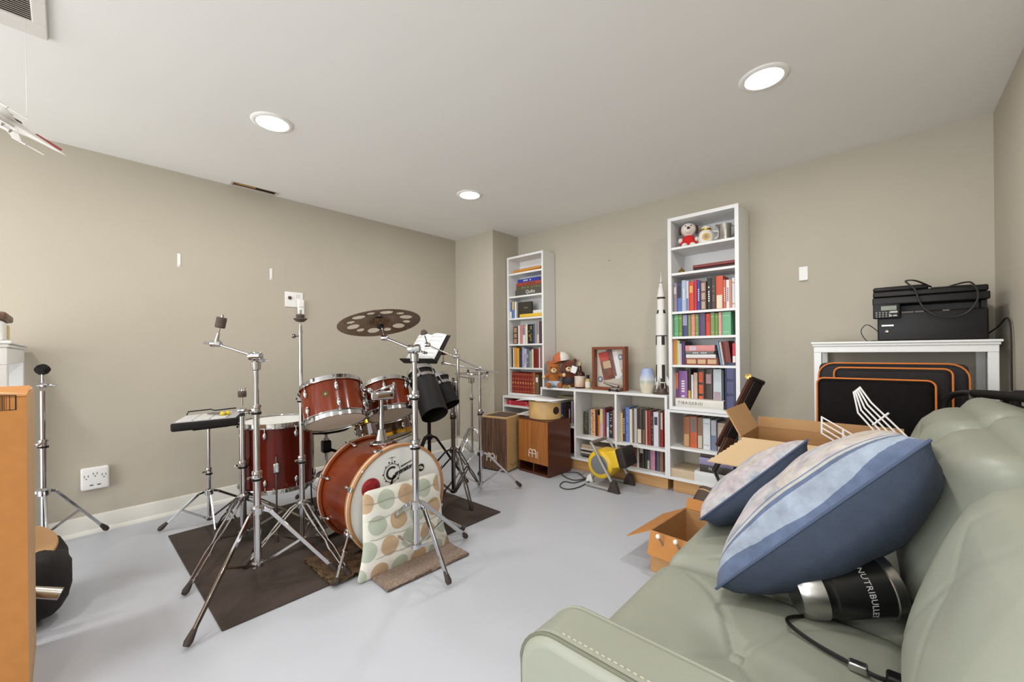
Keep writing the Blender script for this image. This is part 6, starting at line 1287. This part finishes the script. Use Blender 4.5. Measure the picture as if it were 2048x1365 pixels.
# grey bin behind the boxes
o = MB().lathe([(.0001, .001), (.09, .001), (.1, .35), (.104, .36), (.096, .36), (.088, .02), (.0001, .02)], Matrix.Translation((-.60, 2.88, 0)), 28).build('waste_bin', mat('bin_dark', (86, 76, 68), .6)); tag(o, 'dark grey bin standing between the bookcase and the open box', 'bin')
# ================================================================ left side and walls
bxm = mat('carton_brown', (190, 128, 66), .8, var=.1, vscale=30); bxs = mat('carton_side', (206, 166, 122), .82, var=.06, vscale=14)
BX0, BX1, BY0, BY1, BZ = -2.36, -1.93, -.62, -.082, .965
t = thing('tall_carton', 'tall brown cardboard box with printed barcode in the left foreground', 'cardboard box', ((BX0+BX1)/2, (BY0+BY1)/2, 0)); th = .006
MB().box((BX1-th, BY0, .001), (BX1, BY1, BZ)).build('front_side', bxm, t, smooth=0); MB().box((BX0, BY1-th, .001), (BX1-th, BY1, BZ)).build('end_side', bxs, t, smooth=0)
MB().box((BX0, BY0, .001), (BX0+th, BY1-th, BZ)).build('back_side', bxm, t, smooth=0); MB().box((BX0+th, BY0, .001), (BX1-th, BY0+th, BZ)).build('end_side', bxs, t, smooth=0)
MB().box((0, -.27, 0), (.2, .27, .004), axes((BX1-.002, (BY0+BY1)/2, BZ+.001), (-1, 0, .1), (0, -1, 0))).build('flap', bxm, t, smooth=0); MB().box((-.2, 0, 0), (.2, .13, .004), axes(((BX0+BX1)/2, BY1-.002, BZ+.008), (1, 0, 0), (0, -1, .1))).build('flap', bxs, t, smooth=0)
INK = plain((40, 24, 16)); bc = MB(); xf = BX1+.0006; za, zb_ = onX(10, 822, xf).z, onX(10, 792, xf).z; yr_ = onX(33, 806, xf).y; yl_ = yr_-.13
def rect(a, b, c, d): bc.add([(xf, a, c), (xf, b, c), (xf, b, d), (xf, a, d)], [(0, 1, 2, 3)])
rect(yl_, yr_, zb_-.002, zb_); rect(yl_, yr_, za, za+.002); rect(yr_-.003, yr_, za, zb_); rect(yl_, yl_+.002, za, zb_)
random.seed(11); y = yl_+.008
while y < yr_-.016:
    w_ = random.choice([.0008, .0014, .0022]); rect(y, y+w_, za+.003, zb_-.004); y += w_+random.choice([.001, .0018, .003])
rect(yr_-.014, yr_-.0125, za, zb_); bc.build('printed_barcode', INK, t, smooth=0)
# white table behind it with a container on top
wtable('white table against the left wall behind the tall carton', -3.565, -2.56, -.58, -.145, 1.15, .06, .095)
q = Vector((-2.72, -.33, 1.151)); t = thing('storage_container', 'white container with brown lid on the left white table', 'container', q)
MB().soft(q+Vector((-.2, -.2, 0)), q+Vector((.1, .16, .085)), .012, n=3).build('tub', CLEARW, t); MB().soft(q+Vector((-.21, -.21, .086)), q+Vector((.11, .17, .118)), .01, n=3).build('lid', mat('lid_brown', (112, 84, 66), .5, var=.2), t)
MB().box(q+Vector((-.16, .1605, .012)), q+Vector((-.06, .162, .07))).build('paper_label', plain((216, 186, 130)), t, smooth=0); MB().cyl(q+Vector((.08, .02, .118)), q+Vector((.08, .02, .165)), .03, .026, 16).build('black_knob', BLACK, t); MB().soft(q+Vector((-.15, -.1, .1185)), q+Vector((.03, .1, .15)), .01, n=2).build('top_tray', plain((206, 196, 188)), t); MB().ball(q+Vector((.09, .08, .04)), .03, 10, (.6, 1, 1)).build('chrome_latch', CHROME, t)
# black bag with a drum head and pipe behind the carton
BAGM = mat('bag_fabric', (34, 29, 28), .75, var=.3, vscale=12, bump=.5, bscale=14)
def crumple(p, n, h): return p+Vector((math.sin(p.y*37+p.z*23), math.sin(p.z*31+p.x*19), math.sin(p.x*29+p.y*41)))*.013
o = MB().soft((-2.85, -.34, .002), (-2.46, .0, .29), .1, n=10, fn=crumple).build('black_bag', BAGM, smooth=80); tag(o, 'crumpled black fabric bag on the floor behind the tall carton', 'bag')
q = fl(74, 1105, .30); dv = Vector((.75, .12, .55)).normalized(); o = MB().lathe([(.0001, .0), (.10, .0), (.104, .006), (.10, .014), (.0001, .014)], frame((-2.62, -.13, .30), Vector((.55, .12, .8))), 40).build('wooden_disc', mat('disc_tan', (196, 152, 100), .5, var=.1)); tag(o, 'round tan wooden disc leaning on the black bag', 'disc')
a = fl(72, 1166, .17); b = dep(113, 1190, (fl(113, 1190, .1)-CAM).dot(_fw)); a = Vector((-2.455, -.24, .25)); b = Vector((-2.41, -.02, .148)); d = (b-a).normalized(); a = b-d*.34
o = MB().lathe([(.021, 0), (.0225, .001), (.0225, .339), (.021, .34), (.0195, .338), (.0195, .1)], frame(a, d), 24).build('steel_pipe', mat('pipe_steel', (196, 190, 180), .25, 1)); tag(o, 'polished steel pipe poking out beside the tall carton', 'pipe')
# wall plates, hooks
PL = mat('plate_white', (236, 235, 232), .4); DK = plain((60, 52, 46))
def onwall(px, py): return onX(px, py, XL)
c = onwall(190, 955); t = thing('wall_outlet', 'white outlet extender with three sockets low on the left wall', 'outlet', (XL, c.y, c.z-.06))
MB().soft((XL, c.y-.062, c.z-.068), (XL+.035, c.y+.062, c.z+.068), .012, n=3).build('housing', PL, t)
for k, dy in enumerate((-.038, 0, .038)):
    for s_ in (-1, 1): MB().box((XL+.0349, c.y+dy+s_*.008-.0015, c.z+.012+(.012 if k == 1 else 0)), (XL+.0356, c.y+dy+s_*.008+.0015, c.z+.024+(.012 if k == 1 else 0))).build('socket_slot', DK, t, smooth=0)
    MB().lathe([(.0001, .001), (.0032, .0008), (.0034, 0)], frame((XL+.0349, c.y+dy, c.z+.002+(.012 if k == 1 else 0)), (1, 0, 0)), 8).build('ground_hole', DK, t)
for s_ in (-1, 1): MB().box((XL+.0349, c.y+s_*.016-.008, c.z-.042), (XL+.0356, c.y+s_*.016+.008, c.z-.036)).build('usb_slot', DK, t, smooth=0)
c = onwall(589, 600); t = thing('wall_plate', 'white double wall plate high on the left wall', 'wall plate', (XL, c.y, c.z-.06)); MB().soft((XL, c.y-.075, c.z-.062), (XL+.007, c.y+.065, c.z+.062), .003, n=2).build('plate', PL, t)
MB().lathe([(.013, 0), (.015, .004), (.009, .012), (.006, .022), (.0001, .024)], frame((XL+.007, c.y-.038, c.z+.012), (1, -.1, .1)), 14).build('knob', mat('knob_brown', (86, 66, 50), .5), t)
for dz in (.02, .034):
    for s_ in (-1, 1): MB().box((XL+.0069, c.y+.022+s_*.008, c.z+dz), (XL+.0076, c.y+.025+s_*.008, c.z+dz+.008)).build('socket_slot', DK, t, smooth=0)
c = onwall(600, 618); t = thing('remote_control', 'white remote hanging over the edge of the wall plate', 'remote', (XL+.03, c.y, c.z-.09)); MB().soft((XL+.0085, c.y-.026, c.z-.09), (XL+.032, c.y+.026, c.z+.075), .01, n=3).build('body', PL, t)
for k, (dz, n_) in enumerate(((.012, 3), (-.016, 2), (-.045, 1))):
    for j in range(n_): MB().lathe([(.0001, .0016), (.0035, .001), (.004, 0)], frame((XL+.0318, c.y-.012+j*.012, c.z+dz), (1, 0, 0)), 8).build('button', plain((120, 118, 116)), t)
for px, py, lab in ((358, 521, 'white adhesive hook strip on the left wall, nearer the camera'), (542, 549, 'white adhesive hook strip on the left wall, above the wall plate')):
    c = onwall(px, py); t = thing('adhesive_strip', lab, 'hook', (XL, c.y, c.z-.05), 'adhesive hook strips'); MB().soft((XL, c.y-.009, c.z-.046), (XL+.003, c.y+.009, c.z+.046), .0025, n=2).build('strip', PL, t); MB().lathe([(.003, 0), (.005, .0015), (.003, .002)], frame((XL+.003, c.y, c.z-.036), (1, 0, 0)), 10).build('pull_tab_hole', plain((190, 184, 174)), t)
c = onY(1607, 547, YB); t = thing('adhesive_strip', 'wide white adhesive hook on the back wall above the boxes', 'hook', (c.x, YB, c.z-.05), 'adhesive hook strips'); MB().soft((c.x-.025, YB-.004, c.z-.045), (c.x+.025, YB, c.z+.045), .0035, n=2).build('strip', PL, t); MB().box((c.x-.024, YB-.016, c.z-.05), (c.x+.024, YB-.004, c.z-.044)).build('ledge', PL, t, smooth=0, bevel=.002)
c = onY(1219, 522, YB); tag(MB().cyl(c, c-Vector((0, .012, -.002)), .0025, n=8).build('wall_nail', DK), 'tiny nail in the back wall above the shadow box', 'nail')
# ceiling register
c0 = fl(97, 77, CEIL); t = thing('ceiling_register', 'white louvred air register in the ceiling at the upper left', 'vent', (-2.30, -.2, CEIL)); VX0, VX1, VY0, VY1 = c0.x, c0.x+.30, -.40, c0.y; fwv = .085; z0, z1 = CEIL-.012, CEIL-.0003
for lo, hi in (((VX0, VY0), (VX0+.095, VY1)), ((VX1-.05, VY0), (VX1, VY1)), ((VX0+.095, VY1-.04), (VX1-.05, VY1)), ((VX0+.095, VY0), (VX1-.05, VY0+.04))): MB().box((lo[0], lo[1], z0), (hi[0], hi[1], z1)).build('frame', mat('register_white', (222, 218, 212), .5), t, smooth=0, bevel=.004)
MB().box((VX0+.09, VY0+.03, z1-.002), (VX1-.045, VY1-.035, z1)).build('backing', plain((110, 100, 90)), t, smooth=0)
k = 0; xx = VX0+.1
while xx < VX1-.055: MB().box((-.0055, VY0+.04, -.0008), (.0055, VY1-.04, .0008), Matrix.Translation((xx, 0, CEIL-.007)) @ Matrix.Rotation(R(35), 4, 'Y')).build('louvre', mat('louvre_grey', (196, 190, 182), .5), t, smooth=0); xx += .0135
# hanging model spacecraft (generic): needle nose, two wing pairs, four engines
ps = fl(50, 57, CEIL); Zs = (ps-CAM).dot(_fw); nose = dep(132, 311, Zs+.02); tail = dep(15, 243, Zs-.06); d = (nose-tail).normalized(); Lx = (nose-tail).length*1.35; Msx = axes(nose, -d, Vector((0, 0, 1)).cross(-d)); t = thing('model_spacecraft', 'white hanging model spacecraft with red nose stripe near the ceiling', 'model', (tail+nose)/2)
SW = mat('model_white', (214, 210, 204), .55, var=.1, vscale=40)
def hexbar(st):
    vs = []; fs = []
    for x, w_, h_ in st:
        for a in range(6): vs.append((x, w_*math.cos(PI/3*a), h_*math.sin(PI/3*a)))
    for i in range(len(st)-1):
        for a in range(6): fs.append((i*6+a, i*6+(a+1) % 6, (i+1)*6+(a+1) % 6, (i+1)*6+a))
    fs.append(list(range(6))); fs.append([(len(st)-1)*6+a for a in range(6)][::-1]); return vs, fs
vs, fs = hexbar([(0, .001, .001), (.02, .005, .004), (Lx*.45, .013, .012), (Lx*.6, .02, .02), (Lx*.98, .02, .018)]); MB().add(vs, fs, Msx).build('fuselage', SW, t, smooth=0)
MB().box((.02, -.002, .0045), (Lx*.42, .002, .0125), Msx @ Matrix.Rotation(-.03, 4, 'Y')).build('red_stripe', plain((150, 52, 50)), t, smooth=0); MB().box((Lx*.62, -.007, .016), (Lx*.82, .007, .024), Msx).build('canopy', plain((74, 66, 60)), t, smooth=0, bevel=.003)
for sy in (-1, 1):
    for sz in (-1, 1):
        Mw = Msx @ Matrix.Rotation(sy*sz*R(9), 4, 'X'); w_ = MB().prism([(Lx*.62, sy*.015), (Lx*.68, sy*.11), (Lx*.82, sy*.11), (Lx*.9, sy*.015)], .0025, Mw @ Matrix.Translation((0, 0, sz*.008))).build('wing', SW, t, smooth=0)
        MB().cyl(Mw @ Vector((Lx*.38, sy*.11, sz*.009)), Mw @ Vector((Lx*.8, sy*.11, sz*.009)), .0022, n=6).cyl(Mw @ Vector((Lx*.62, sy*.11, sz*.009)), Mw @ Vector((Lx*.8, sy*.11, sz*.009)), .0042, n=8).build('cannon', SW, w_); MB().cyl(Mw @ Vector((Lx*.7, sy*.03, sz*.016)), Mw @ Vector((Lx*1.0, sy*.03, sz*.016)), .009, n=10).build('engine', SW, w_); MB().cyl(Mw @ Vector((Lx*1.0, sy*.03, sz*.016)), Mw @ Vector((Lx*1.03, sy*.03, sz*.016)), .007, n=10).build('nozzle', plain((60, 54, 50)), w_)
for f_, (px, py) in ((.55, (48, 56)), (.92, (54, 60))): q = Msx @ Vector((Lx*f_, 0, .018)); MB().cyl(q, Vector((q.x, q.y, CEIL-.0005)), .0006, n=4).build('thread', plain((206, 202, 196)), t)
